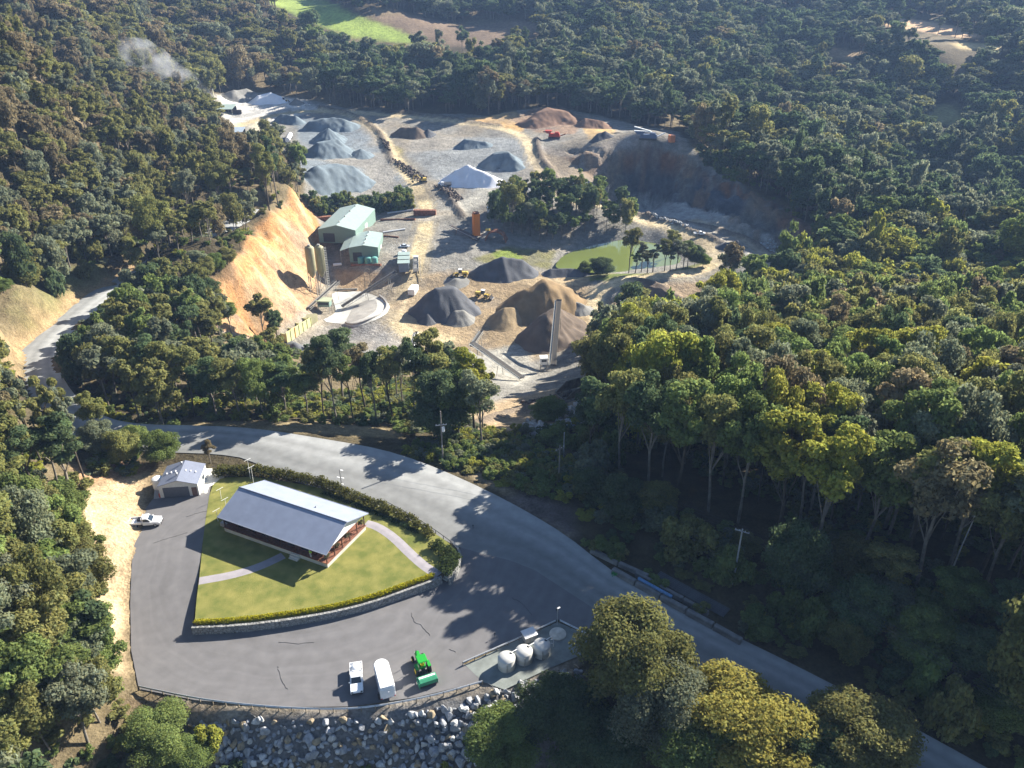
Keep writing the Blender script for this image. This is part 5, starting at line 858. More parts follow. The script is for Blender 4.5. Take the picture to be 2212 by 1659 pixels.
for s in (-1, 1):
    wheel(t, -.75, s*.95, .80, .46, s, m_yel, 'rear_wheel'); wheel(t, 1.85, s*.82, .52, .32, s, m_yel, 'front_wheel'); MB().box((-.75, s*.95, 1.66), (1.2, .5, .08)).build('mudguard', m_green, t, bevel=.03); MB().box((2.5, s*.25, 1.2), (.06, .2, .14)).build('headlight', m_white, t)
im = MB().prism([(-3.6, .35), (-3.65, 1.15), (-3.2, 1.45), (-2.5, 1.45), (-2.3, 1.0), (-2.3, .35)], 'y', -1.35, 1.35).build('implement', m_imp, t, bevel=.04); MB().box((-2.85, 0, 1.47), (.30, 2.5, .04)).build('implement_lid', m_white, im); MB().cyl((-3.4, -1.3, .32), (-3.4, 1.3, .32), .28, n=12).build('roller', m_dark, im)
for s in (-1, 1): MB().box((-3.0, s*1.42, .7), (1.4, .08, 1.0)).build('side_plate', m_imp, im); MB().tube([(-1.0, s*.4, .7), (-2.35, s*.45, .75)], .06, 6).build('lift_arm', m_dark, t)
# ------------------------------------------------------------------ concrete beams beside the road
m_beam = mat('beam_concrete', (.21, .205, .20), .9, var=.2, scale=.8, bump=.2)
def beams(a, b, n, w_, h, what, zoff=0, nm='concrete_beam'):
    A, B = at(*a), at(*b); d = (B-A); L = d.length/n; rz = math.atan2(d.y, d.x)
    for k in range(n):
        p = A+d*((k+.5)/n); q = drop(p.x, p.y); o = MB().box((0, 0, h/2), (L-.18, w_, h), top_y=.86, top=.995).build(nm, m_beam, None, bevel=.08); o.location = (q.x, q.y, q.z-.08+zoff); o.rotation_euler = (R(random.uniform(-2, 2)), 0, rz+R(random.uniform(-1.2, 1.2))); lab = f'{what}, {["first", "second", "third", "fourth", "fifth", "sixth"][k]} from the sunlit road'; tag(o, lab, 'beam', 'beams stacked by the road')
beams((1322, 1236), (1602, 1392), 5, 1.1, 1.15, 'big concrete beam in the row next to the seal'); beams((1372, 1242), (1530, 1330), 3, .8, 1.0, 'concrete beam in the middle row by the shaded road'); beams((1275, 1192), (1400, 1250), 2, .9, .9, 'concrete beam in the back row under the scrub')
A, B = at(1405, 1258), at(1556, 1342); d = B-A; rz = math.atan2(d.y, d.x)
for k in range(6): q = (A+B)/2; q = drop(q.x, q.y); s = Vector((-math.sin(rz), math.cos(rz), 0)); o = MB().cyl((-d.length/2, 0, 0), (d.length/2, 0, 0), .16, n=10).build('steel_pipe', mat('dull_pipe', (.10, .105, .115), .6)); o.location = q+s*(1.0+.42*k)+Vector((0, 0, .32)); o.rotation_euler = (0, 0, rz); tag(o, 'long thin pipe in the bundle behind the concrete beams', 'pipe', 'pipes bundled behind the concrete beams')
A, B = at(1378, 1262), at(1450, 1302); d = B-A; o = MB().cyl(-d/2, d/2, .3, n=12).build('blue_pipe', mat('blue_pipe', (.10, .22, .42), .4)); o.location = (A+B)/2+Vector((0, 0, 1.35)); tag(o, 'fat blue pipe lying on top of the concrete beams', 'pipe')
leafy('weed', 'bright green weed growing out of the concrete beams', 'plant', [tuple(at(1326, 1252)+Vector((0, 0, 1.2)))], [.5], 40, .2, (.06, .35, .10), 9)
# ------------------------------------------------------------------ boulders of the rock slope
m_rock = mat('blue_grey_rock', (.31, .32, .345), .9, var=.2, scale=1.4, bump=.4, bscale=5); m_rock2 = mat('ochre_rock', (.31, .25, .17), .9, var=.25, scale=1.2, bump=.4, bscale=5); m_rock3 = mat('pale_rock', (.48, .48, .475), .9, var=.15, scale=1.4, bump=.4, bscale=5)
def rock_mesh(seed, m):
    r = np.random.default_rng(seed); bm = bmesh.new()
    for p in r.normal(size=(16, 3)): bm.verts.new(Vector(p).normalized()*r.uniform(.75, 1.1))
    h = bmesh.ops.convex_hull(bm, input=bm.verts); bmesh.ops.delete(bm, geom=[v for v in bm.verts if not v.link_faces], context='VERTS'); bmesh.ops.bevel(bm, geom=list(bm.edges), offset=.06, segments=1, affect='EDGES'); me = bpy.data.meshes.new('boulder'); bm.to_mesh(me); bm.free(); me.materials.append(m); return me
RK = [rock_mesh(i, m) for i, m in enumerate((m_rock,)*5+(m_rock2,)*2+(m_rock3,)*3)]; RKN = ['blue-grey']*5+['ochre']*2+['pale grey']*3
ROCKS = np.vstack([gp([(395,1548),(560,1556),(700,1558),(860,1544),(1000,1518),(1120,1480),(1250,1436),(1262,1470),(1170,1540),(1080,1600),(1010,1690),(440,1720),(470,1640),(420,1590)])]); a, b = scatter(ROCKS[:, 0].min(), ROCKS[:, 0].max(), ROCKS[:, 1].min(), ROCKS[:, 1].max(), .74, rng); k = poly_in(ROCKS, a, b); a, b = a[k], b[k]; rs = .36+.50*rng.random(len(a))**1.6; pz = np.array([drop(x, y).z for x, y in zip(a, b)]); ppx, ppy, pd = pix(np.stack([a, b, pz], -1)); vis = (ppx > 0) & (ppy < 1665); od = np.argsort(-(rs*vis)/pd)
def where_r(px, py): return 'under the guardrail curve' if px < 620 else ('below the parked vehicles' if px < 960 else ('beneath the tanks terrace' if py < 1540 else 'low beside the dark green tree'))
RB = MB()
for n_, i in enumerate(od):
    if not vis[i]: continue
    j = random.randrange(10); sc = (rs[i]*random.uniform(.9, 1.35), rs[i]*random.uniform(.8, 1.1), rs[i]*random.uniform(.65, .95)); e = (random.uniform(0, 6), random.uniform(0, 6), random.uniform(0, 6))
    if n_ < 290:
        o = bpy.data.objects.new('boulder', RK[j]); COL.objects.link(o); o.location = (a[i], b[i], pz[i]+rs[i]*.35); o.scale = sc; o.rotation_euler = e; lab = f'{"large" if rs[i] > .58 else "angular"} {RKN[j]} boulder on the rock slope {where_r(ppx[i], ppy[i])}'; tag(o, lab, 'boulder', lab)
    else:
        M = Matrix.LocRotScale(Vector((a[i], b[i], pz[i]+rs[i]*.2)), None, Vector(sc)*.9) @ Matrix.Rotation(e[0], 4, 'Z') @ Matrix.Rotation(e[1], 4, 'X'); RB.add([M @ v.co for v in RK[j].vertices], [tuple(f.vertices) for f in RK[j].polygons])
tag(RB.build('rock_rubble', m_rock, normals=False), 'smaller broken rock between the boulders of the slope', kind='stuff')
def rubble(label, polys, cell, s0, s1, m):
    mb = MB()
    for P in polys:
        P = gp(P); x, y = scatter(P[:, 0].min(), P[:, 0].max(), P[:, 1].min(), P[:, 1].max(), cell, rng); k = poly_in(P, x, y)
        for u, v in zip(x[k], y[k]):
            q = drop(u, v); s = random.uniform(s0, s1); M = Matrix.Translation(q+Vector((0, 0, s*.3))) @ Matrix.Rotation(random.uniform(0, 6), 4, 'Z') @ Matrix.Rotation(random.uniform(0, 6), 4, 'X'); r = RK[random.randrange(10)]; mb.add([M @ (w_.co*s) for w_ in r.vertices], [tuple(f.vertices) for f in r.polygons])
    tag(mb.build('rubble', m, normals=False), label, kind='stuff')
rubble('pale broken rock tipped along the spoil benches and quarry edge', [[(1195,905),(1240,870),(1285,870),(1260,920),(1210,935)], [(1690,520),(1750,540),(1790,570),(1760,600),(1700,560)], [(1640,515),(1700,535),(1730,565),(1670,545)], [(1235,395),(1275,405),(1300,425),(1260,420)], [(1400,470),(1460,490),(1500,500),(1450,480)], [(1140,905),(1190,925),(1160,945),(1120,930)], [(1370,655),(1420,650),(1410,672)]], 1.5, .5, 1.1, m_rock3)
rubble('dark tangle of scrap and rock in the middle yard', [[(935,400),(965,398),(1000,430),(985,440)], [(845,345),(870,352),(925,385),(900,392),(870,372)], [(820,300),(840,312),(845,335),(830,320)], [(1120,870),(1200,860),(1280,845),(1285,852),(1200,872),(1130,885)]], 1.5, .5, 1.1, mat('dark_scrap', (.13, .10, .085), .9, var=.5, scale=.6))
# ------------------------------------------------------------------ stockpiles
def pile_mat(name, col, v=.14): return mat(name, col, .95, var=v, scale=.22, bump=.5, bscale=2.5, spec=.1)
PM = {'slate': pile_mat('slate_gravel', (0.105, 0.109, 0.121)), 'blue': pile_mat('blue_metal', (0.156, 0.191, 0.218)), 'brown': pile_mat('brown_sand', (0.242, 0.172, 0.098)), 'tan': pile_mat('tan_sand', (0.281, 0.215, 0.133)), 'white': pile_mat('white_sand', (.80, .80, .83), .04), 'umber': pile_mat('umber_soil', (0.144, 0.113, 0.090)), 'rust': pile_mat('rust_soil', (0.211, 0.133, 0.094)), 'grey': pile_mat('grey_gravel', (0.211, 0.207, 0.195))}
def pile(ridge, h, key, label, slope=.80, flat=0.0, seed=0, rough=.75):
    """a heap at its angle of repose about a ridge line given on the ground"""
    P = np.array([at(*r) for r in ridge]); P = np.vstack([P, P+[.1, .1, 0]]) if len(P) == 1 else P
    hs_ = np.array(h if isinstance(h, (list, tuple)) else [h]*len(P), float); hm = hs_.max(); rr = hm/slope+2; x0, y0 = P[:, :2].min(0)-rr; x1, y1 = P[:, :2].max(0)+rr; st = max(.45, (x1-x0)/64); X, Y = np.meshgrid(np.arange(x0, x1, st), np.arange(y0, y1, st)); d, t = seg_dist(P, X.ravel(), Y.ravel()); d = d.reshape(X.shape); hh = np.interp(t, range(len(P)), hs_).reshape(X.shape)
    d = d+(fbm(X, Y, 6+hm*.6, seed+3)-.5)*hm*.45*rough*2; ang = np.arctan2(Y-P[:, 1].mean(), X-P[:, 0].mean()); d = d+np.abs(np.sin(ang*7+seed))*.05*d
    z = hh-np.maximum(0, d)*slope; z = np.minimum(z, hh*(1-flat)); z = np.where(z < .5, z*.7+.15, z); 
    G_ = np.array([[drop(X[j, i], Y[j, i]).z if z[j, i] > -.8 else -999 for i in range(X.shape[1])] for j in range(X.shape[0])]); gm = np.median(G_[G_ > -900]); ok = z > -.5; V = np.stack([X, Y, np.where(ok, G_+np.maximum(z, -.4), gm)], -1).reshape(-1, 3)
    I = np.arange(X.size).reshape(X.shape); q = ok[:-1, :-1] & ok[1:, :-1] & ok[:-1, 1:] & ok[1:, 1:]; F = np.stack([I[:-1, :-1][q], I[:-1, 1:][q], I[1:, 1:][q], I[1:, :-1][q]], -1); us = np.unique(F); rm = np.full(X.size, -1); rm[us] = np.arange(len(us)); c = V[us].mean(0); c[2] = V[us][:, 2].min()
    o = bpy.data.objects.new('stockpile', np_mesh('stockpile', V[us]-c, rm[F], PM[key])); COL.objects.link(o); o.location = c; tag(o, label, 'stockpile', 'stockpiles in the quarry yards'); return o
pile([(948,673),(980,669)], 11, 'slate', 'big dark grey gravel cone circled by the tan track', .82, .04, 1); pile([(925,692)], 3.2, 'slate', 'small grey heap at the near foot of the dark gravel cone', .8, 0, 2); pile([(985,692),(1000,690)], 4.2, 'grey', 'paler grey heap leaning on the near foot of the dark gravel cone', .8, 0, 3); pile([(973,652)], 5, 'slate', 'rounded dark heap just behind the top of the gravel cone', .8, .1, 4)
pile([(1140,672),(1175,664),(1205,658)], [10, 12.5, 10], 'brown', 'largest brown sand heap beside the tall conveyor', .74, 0, 5); pile([(1090,694),(1112,690)], 6.2, 'tan', 'small tan sand heap in front of the largest brown one', .78, 0, 6); pile([(1180,735),(1205,715)], [9.5, 11], 'umber', 'shaded brown heap right under the tall conveyor', .8, 0, 7)
pile([(1040,592),(1085,590),(1125,588)], [5, 8, 6], 'slate', 'dark twin-topped gravel heap beside the grassy bank', .78, 0, 8); pile([(1190,593),(1225,592),(1262,593)], 2.8, 'slate', 'low dark heap row by the pond road', .7, 0, 9)
pile([(700,394),(735,391),(765,391)], [9, 10.5, 9.5], 'blue', 'broad blue-grey gravel heap nearest the shrub row', .72, .08, 10); pile([(690,334),(732,330)], [8, 8.8], 'blue', 'blue-grey gravel heap second from the shrub row', .74, .05, 11); pile([(712,304)], 8.5, 'blue', 'pointed blue-grey gravel cone among the upper heaps', .70, 0, 12); pile([(675,280),(720,276),(745,276)], [6, 8, 7], 'blue', 'farthest long blue-grey heap below the upper track', .7, .05, 13); pile([(610,262),(640,266)], 5, 'blue', 'small blue heap beside the white silo', .7, 0, 14); pile([(780,335)], 4.2, 'blue', 'low pale blue heap at the edge of the curving track', .5, 0, 15)
pile([(988,391),(1012,389),(1062,396)], [7, 9.5, 4.5], 'white', 'dazzling white sand heap in the middle yard', .66, 0, 16, .35); pile([(1070,354),(1098,352),(1112,362)], [7, 7.5, 5], 'blue', 'blue-grey heap beside the pale track in the middle yard', .7, .08, 17); pile([(1005,316),(1048,315)], [4.5, 3.0], 'blue', 'low blue-grey heap at the back of the middle yard', .6, 0, 18); pile([(865,290),(900,293)], [4.5, 5.5], 'umber', 'dark soil mound under the upper track bend', .65, 0, 19); pile([(925,292)], 4.5, 'slate', 'small dark heap beside the dark soil mound', .8, 0, 20)
pile([(562,222),(585,220),(606,221)], [6, 7.5, 5], 'white', 'far white sand heap in front of the hill forest', .7, .08, 21, .3); pile([(508,212),(535,210)], [6, 7], 'grey', 'far grey heap beside the white one', .6, 0, 22); pile([(641,224)], 4.2, 'grey', 'little far grey heap beside the white car', .7, 0, 23)
pile([(1150,268),(1185,262),(1225,262)], [7, 9.5, 7], 'rust', 'brown earth mound at the back of the quarry', .6, .05, 24, .9); pile([(1265,272),(1300,274)], [5, 4], 'rust', 'dark earth mound in tree shade at the quarry back', .6, 0, 25, .8); pile([(1565,536),(1592,533)], 3.2, 'slate', 'dark heap beside the white ute on the quarry road', .7, 0, 26); pile([(1290,302),(1308,296)], 4, 'slate', 'dark heap on the upper bench by the red crusher', .8, 0, 27)
pile([(880,790)], 5.5, 'grey', 'grey heap under the pale conveyor behind the tree screen', .75, 0, 28); pile([(1010,785)], 6, 'grey', 'grey heap beneath the lattice conveyor', .7, 0, 29); pile([(1240,668),(1262,672)], 3.4, 'grey', 'lumpy grey rock heap by the bend of the pond road', .7, 0, 30, 1.0); pile([(1380,622),(1425,634),(1450,648)], 2.6, 'umber', 'low dark soil windrow below the pond road', .7, 0, 31); pile([(640,760)], 3.5, 'slate', 'small dark heap beside the yellow bins', .8, 0, 32); pile([(985,610)], 1.6, 'grey', 'low spread of gravel by the loader', .3, 0, 33)
# ------------------------------------------------------------------ plant and sheds
m_rust = mat('rusty_steel', (.24, .11, .07), .85, var=.3, scale=1.0); m_orange = mat('orange_paint', (.72, .22, .02), .55, var=.08); m_ylw = mat('machine_yellow', (.62, .44, .10), .55, var=.1); m_bin = mat('bin_panel', (.60, .60, .30), .65, var=.08, scale=.4); m_silo = mat('olive_silo', (.27, .255, .155), .6, var=.08, scale=.4); m_frame = mat('plant_frame', (.33, .33, .31), .6, var=.12); m_belt = mat('conveyor_belt', (.07, .065, .06), .9)
z3 = lambda x, y: ((650+x/4.424)*.8848, (480+y/4.424)*.8848)
def quarry_shed(label, fl, fr, br, ridge, ze, zb, leanto=None, door=True):
    A, B, D = (Vector(plane(*p, ze)) for p in (fl, fr, br)); u = B-A; W_ = u.length; L = (D-B).length; rz = math.atan2(u.y, u.x); c = (A+D)/2; dy = ray(*ridge); mid = (A+B)/2; tt = (dy[0]*mid.x+dy[1]*mid.y)/(dy[0]**2+dy[1]**2); rise = max(1.2, min(4, CAM_H+dy[2]*tt-ze))
    t = thing('steel_shed', label, 'shed', (c.x, c.y, zb), rz); h = ze-zb; MB().prism([(-W_/2+.1, -.5), (W_/2-.1, -.5), (W_/2-.1, h), (0, h+rise-.1), (-W_/2+.1, h)], 'y', -L/2+.1, L/2-.1).build('wall', m_teal, t)
    r = MB(); r.slab([(-W_/2, -L/2, h), (0, -L/2, h+rise), (0, L/2, h+rise), (-W_/2, L/2, h)][::-1], -.15); r.slab([(0, -L/2, h+rise), (W_/2, -L/2, h), (W_/2, L/2, h), (0, L/2, h+rise)][::-1], -.15); r = r.build('roof', m_roofteal, t)
    for k in range(4): MB().lathe((.3, -L/2+L*(k+.5)/4, h+rise), [(.3, -.1), (.3, .3), (.42, .4), (.2, .75)], 8).build('roof_vent', m_steel, r)
    if door: MB().box((-W_*.22, -L/2+.06, 2.2), (W_*.3, .12, 4.4)).build('roller_door', m_dark, t)
    MB().box((W_/2-.06, 0, 2.0), (.12, 4.5, 4.0)).build('side_door', m_concl, t)
    if leanto: MB().slab([(-W_/2-leanto, -L/2, h-1.5), (-W_/2-.02, -L/2, h-.1), (-W_/2-.02, L/2, h-.1), (-W_/2-leanto, L/2, h-1.5)][::-1], -.12).build('lean_to_roof', m_roofteal, t); [MB().cyl((-W_/2-leanto+.2, y, -.3), (-W_/2-leanto+.2, y, h-1.5), .12, n=6).build('lean_to_post', m_frame, t) for y in (-L/2+.4, 0, L/2-.4)]
    return t
quarry_shed('green-roofed steel shed nearest the dark shrub row', z3(648, 352), z3(1058, 365), z3(1088, 132), z3(890, 305), -21.5, -27.8); quarry_shed('green-roofed steel shed with a lean-to beside the teal tanks', z3(905, 552), z3(1225, 548), z3(1243, 392), z3(1060, 525), -24.2, -31, 4.2)
for x, lab in ((1025, 'teal water tank at the shed wall, nearest the silos'), (1100, 'middle teal water tank against the shed wall'), (1172, 'teal water tank at the sunlit corner of the shed')):
    p = at(*z3(x, 712)); t = thing('rain_tank', lab, 'tank', p, 0, 'teal tanks along the shed'); mt = mat('teal_tank', (.13, .33, .30), .5); MB().lathe((0, 0, -.2), [(1.5, 0), (1.5, 2.6), (1.4, 2.75)], 20).build('shell', mt, t); MB().lathe((0, 0, 2.54), [(1.4, 0), (.8, .3), (.1, .38)], 20).build('dome', mt, t)
for x, y, lab in ((525, 1052, 'olive cement silo closer to the orange cut'), (625, 1040, 'olive cement silo with the caged ladder')):
    p = at(*z3(x, y)); t = thing('cement_silo', lab, 'silo', (p.x, p.y, p.z), 0, 'twin olive silos'); MB().lathe((0, 0, 0), [(.35, 7.6), (1.95, 10.6), (1.95, 21.2), (1.5, 21.7), (.2, 22.0)], 22).build('shell', m_silo, t); MB().box((0, 0, 22.2), (1.0, 1.0, .8)).build('dust_filter', m_frame, t)
    for s in (-1, 1):
        for q in (-1, 1): MB().cyl((s*1.5, q*1.5, -.5), (s*1.5, q*1.5, 11.0), .14, n=6).build('leg', m_frame, t)
        MB().tube([(s*1.5, -1.5, .5), (s*1.5, 1.5, 5.), (s*1.5, -1.5, 9.)], .08, 5).build('brace', m_frame, t); MB().tube([(-1.5, s*1.5, .5), (1.5, s*1.5, 5.), (-1.5, s*1.5, 9.)], .08, 5).build('brace', m_frame, t)
    MB().tube([(-.6, -.3, 21.8), (-.6, -.9, 22.6), (.6, -.9, 22.6), (.6, -.3, 21.8)], .05, 5).build('railing', m_frame, t)
    if x == 625:
        ld = MB()
        for s in (-1, 1): ld.cyl((2.2, s*.35, 0), (2.2, s*.35, 21.5), .05, n=5); ld.cyl((3.0, s*.35, 2), (3.0, s*.35, 21.5), .05, n=5)
        for k in range(40): ld.box((2.2, 0, .5+k*.53), (.05, .7, .05))
        for k in range(18): ld.box((2.6, 0, 2.5+k*1.08), (.85, .8, .06))
        ld.build('caged_ladder', m_frame, t)
def conveyor(label, a, b, w_=1.1, legs=2, m=None, truss=True, cat='conveyor', legto=None):
    a, b = Vector(a), Vector(b); d = b-a; L = d.length; t = thing('conveyor', label, cat, a, math.atan2(d.y, d.x)); hl = math.hypot(d.x, d.y); e = math.atan2(d.z, hl); M = Matrix.Rotation(-e, 4, 'Y'); f = MB(); m = m or m_frame
    def tb(p, q, r): f.cyl(M @ Vector(p), M @ Vector(q), r, n=5)
    for s in (-1, 1):
        tb((0, s*w_/2, .35), (L, s*w_/2, .35), .09)
        if truss:
            tb((0, s*w_/2, -.55), (L, s*w_/2, -.55), .08); n = max(3, int(L/1.9))
            for k in range(n): tb((L*k/n, s*w_/2, -.55), (L*(k+.5)/n, s*w_/2, .35), .05); tb((L*(k+.5)/n, s*w_/2, .35), (L*(k+1)/n, s*w_/2, -.55), .05)
    f.build('frame', m, t); bl = MB(); bl.slab([M @ Vector(p) for p in ((0, -w_*.42, .42), (L, -w_*.42, .42), (L, w_*.42, .42), (0, w_*.42, .42))], .12); bl.build('belt', m_belt, t)
    MB().cyl(M @ Vector((L, -w_/2, .3)), M @ Vector((L, w_/2, .3)), .32, n=10).build('head_drum', m_dark, t); MB().cyl(M @ Vector((0, -w_/2, .3)), M @ Vector((0, w_/2, .3)), .32, n=10).build('tail_drum', m_dark, t)
    wk = MB(); wk.slab([M @ Vector(p) for p in ((0, w_*.55, .2), (L, w_*.55, .2), (L, w_*.55+.7, .2), (0, w_*.55+.7, .2))], .06); [wk.cyl(M @ Vector((L*k/12, w_*.55+.68, .2)), M @ Vector((L*k/12, w_*.55+.68, 1.1)), .025, n=4) for k in range(13)]; wk.cyl(M @ Vector((0, w_*.55+.68, 1.1)), M @ Vector((L, w_*.55+.68, 1.1)), .03, n=4); wk.build('walkway', m_frame, t)
    for k in range(legs):
        q = (k+1)/(legs+.35); P = a+d*q; g = drop(P.x, P.y).z-a.z; top = M @ Vector((L*q, 0, -.55))
        if top.z-g > 1:
            for s in (-1, 1): MB().cyl((top.x, s*w_/2, top.z), (top.x+.4, s*(w_/2+.7), g-.3), .10, n=6).build('leg', m, t)
    return t
def hi(px, py, z): p = at(px, py); return p+Vector((0, 0, z))
conveyor('wide lattice conveyor rising from the concrete slab to the batching office', hi(741, 668, 1.2), hi(858, 622, 7.5), 2.0, 2); conveyor('feed conveyor climbing from the yellow bins towards the olive silos', hi(668, 672, 1.2), hi(735, 640, 7.0), 1.2, 2); conveyor('tall steep conveyor rising over the brown sand heaps', hi(1195, 797, 1.5), hi(1206, 716, 13.5), 1.9, 1, m_wood, False)
conveyor('lattice conveyor slanting across the pale gravel in front of the tree screen', hi(1128, 822, 1.0), hi(1022, 785, 8.5), 1.8, 2); conveyor('upper stacker conveyor reaching on from the top of the slanting lattice one', hi(1020, 785, 7.0), hi(1042, 765, 9.5), 1.0, 1); conveyor('pale short conveyor half hidden behind the tree screen', hi(878, 805, 1.0), hi(903, 765, 9.), 1.0, 1, m_steel, False); conveyor('old rust-red conveyor lying by the orange tower', hi(1034, 520, .6), hi(974, 500, 3.), 1.4, 1, m_rust)
t = thing('gantry', 'thin A-frame gantry straddling the wide lattice conveyor', 'gantry', at(*z3(1100, 1010)), R(20)); g_ = MB()
for s in (-1, 1): g_.tube([(s*1.3-.0, -2.6, 0), (s*1.3, 0, 9.6)], .09, 5); g_.tube([(s*1.3, 0, 0), (s*1.3, 0, 9.6)], .09, 5)
g_.tube([(-1.3, 0, 9.6), (0, 0, 10.6), (1.3, 0, 9.6), (-1.3, 0, 9.6)], .09, 5); g_.build('frame', m_wood, t)
A, B = at(*z3(228, 1590)), at(*z3(488, 1395)); d = B-A; t = thing('aggregate_bins', 'long yellow-green aggregate bins with open bays at the foot of the orange cut', 'storage bins', A, math.atan2(d.y, d.x)); L = d.length; dp = 6.0; MB().box((L/2, 0, 2.2), (L, .22, 5.4)).build('front_wall', m_bin, t); MB().box((L/2, dp, 2.2), (L, .22, 5.4)).build('back_wall', m_bin, t)
for k in range(4): MB().box((.2+k*(L-.4)/3, dp/2, 1.8), (.2, dp-.3, 4.6)).build('bay_wall', m_bin, t)
for k in range(7): MB().box((L*k/6.0001, -.2, 2.2), (.2, .18, 5.4)).build('buttress', m_orange if k == 2 else m_bin, t)
for k in range(3): MB().prism([(L+.3+k*0, .2+k*1.9), (L+5, .2+k*1.9), (L+5, 1.9+k*1.9), (L+.3, 1.9+k*1.9)], 'z', 1.2, 4.4-.5*k).build('hopper', m_silo, t)
p = at(*z3(640, 1235)); t = thing('control_cabin', 'small green-roofed control cabin on posts beside the yellow bins', 'cabin', p, R(-4)); MB().box((0, 0, 3.9), (5.2, 3.6, 2.6)).build('wall', m_teal, t); MB().box((0, 0, 5.35), (6.3, 4.6, .16)).build('roof', roof_mat('sage_roofing', (.42, .47, .32), 1), t); MB().box((0, -1.82, 4.1), (4.4, .06, 1.0)).build('window', m_glass, t); [MB().box((x, y, 1.2), (.22, .22, 2.8)).build('post', m_frame, t) for x in (-2.4, 2.4) for y in (-1.6, 1.6)]
GH = lambda x, y: np.array([drop(p, q).z for p, q in zip(np.ravel(x), np.ravel(y))]).reshape(np.shape(x)); fl = lambda L: np.array([at(*z3(x, y)) for x, y in L])
OUT = [(600,1338),(700,1290),(760,1240),(700,1060),(760,1030),(985,1020),(1120,1050),(1230,1095),(1320,1150),(1340,1200),(1300,1270),(1200,1330),(1060,1385),(930,1415),(830,1375)]
tag(sheet('concrete_yard', smooth_closed(fl(OUT), 1), m_concl, .12, GH, 3), 'white concrete slab under the batching plant', kind='structure'); tag(sheet('gravel_patch', smooth_closed(fl([(850,1362),(940,1180),(1080,1120),(1180,1120),(1205,1170),(1180,1240),(1090,1300),(960,1345)]), 1), mat('slab_gravel', (.36, .345, .32), .95, var=.12, scale=.3), .17, GH, 3), 'grey gravel fill inside the white slab', kind='structure')
k_ = smooth(fl([(1230,1075),(1300,1130),(1318,1190),(1280,1255),(1190,1310),(1060,1365),(930,1398),(850,1370)]), 2); o = wall_along('kerb_wall', 'low curved dark kerb wall round the white slab', 'kerb', k_, .7, -40, -34.5, m_conc); 
for v in o.data.vertices: v.co.z = drop(v.co.x, v.co.y).z+(.75 if v.co.z > -37 else -.3)
# batching office, weighbridge, trucks, machines
z8 = lambda x, y: ((960+x/8.296)*.8848, (560+y/8.296)*.8848)
A, B = at(*z8(225, 900)), at(*z8(225, 600)); rz = math.atan2((B-A).y, (B-A).x); t = thing('weighbridge_office', 'raised office block with three teal roof panels beside the weighbridge', 'building', (A+B)/2, rz); L = max(16, (B-A).length)
MB().box((0, 0, 2.0), (L-.6, 4.6, 4.0)).build('wall', mat('blue_grey_wall', (.20, .24, .30), .6), t); [MB().box((-L/2+L*(k+.5)/3, 0, 4.15+.1*k), (L/3-.25, 5.6, .2), ry=R(2)).build('roof_panel', m_roofteal, t) for k in range(3)]; [MB().box((-L/2+2+k*4, 2.32, 2.2), (1.6, .06, 1.1)).build('window', m_glass, t) for k in range(4)]; [MB().box((-L/2+2+k*4, -2.32, 2.2), (1.6, .06, 1.1)).build('window', m_glass, t) for k in range(4)]
def tipper(label, p, rz, m_body, trailer=True, sc=1.0):
    t = thing('tipper_truck', label, 'truck', p, rz); t.scale = (sc,)*3; MB().box((7.6, 0, 1.9), (2.1, 2.4, 2.5), top=.92).build('cab', m_vwhite, t, bevel=.1); MB().slab([(8.66, -1.0, 1.9), (8.66, 1.0, 1.9), (8.58, .95, 2.9), (8.58, -.95, 2.9)], .03).build('windscreen', m_glass, t)
    for x0, ln in ((3.6, 5.2),)+(((-5.0, 7.0),) if trailer else ()):
        b = MB().box((x0, 0, 1.45), (ln, 2.3, .1)); [b.box((x0, s*1.15, 2.2), (ln, .1, 1.5)) for s in (-1, 1)]; [b.box((x0+s*ln/2, 0, 2.2), (.1, 2.2, 1.5)) for s in (-1, 1)]; b.build('tipper_body', m_body, t); MB().box((x0, 0, 2.35), (ln-.2, 2.1, .5), top=.75).build('load', PM['grey'], t); MB().box((x0, 0, 1.1), (ln+.5, .9, .4)).build('chassis', m_dark, t)
        for x in (x0-ln*.36, x0-ln*.15, x0+ln*.36 if ln > 6 else 7.2): [wheel(t, x, s*1.0, .5, .5, s) for s in (-1, 1)]
    if trailer: MB().tube([(.9, 0, 1.0), (-1.6, 0, 1.0)], .08, 5).build('drawbar', m_dark, t)
    return t
def loader(label, p, rz, sc=1.0):
    t = thing('wheel_loader', label, 'loader', p, rz); t.scale = (sc,)*3; MB().box((-1.9, 0, 1.9), (3.0, 1.9, 1.3), top=.9).build('engine_cover', m_ylw, t, bevel=.1); MB().box((.2, 0, 2.7), (1.5, 1.7, 1.7), top=.88).build('cab', m_glass, t, bevel=.06); MB().box((.2, 0, 3.62), (1.7, 1.8, .14)).build('cab_roof', m_white, t, bevel=.04); MB().box((1.6, 0, 1.4), (2.0, 1.2, .8)).build('front_frame', m_ylw, t)
    for x in (-1.9, 1.9): [wheel(t, x, s*1.15, .85, .65, s, m_ylw) for s in (-1, 1)]
    for s in (-1, 1): MB().tube([(1.5, s*.6, 1.9), (3.2, s*.6, 1.6), (3.9, s*.6, .8)], .14, 6).build('lift_arm', m_ylw, t)
    MB().prism([(3.7, .15), (5.0, .1), (4.8, .35), (4.1, .5), (3.95, 1.5), (3.75, 1.5)], 'y', -1.6, 1.6).build('bucket', m_dark, t); MB().cyl((-2.3, .4, 2.4), (-2.3, .4, 3.2), .08, n=6).build('exhaust', m_dark, t); return t
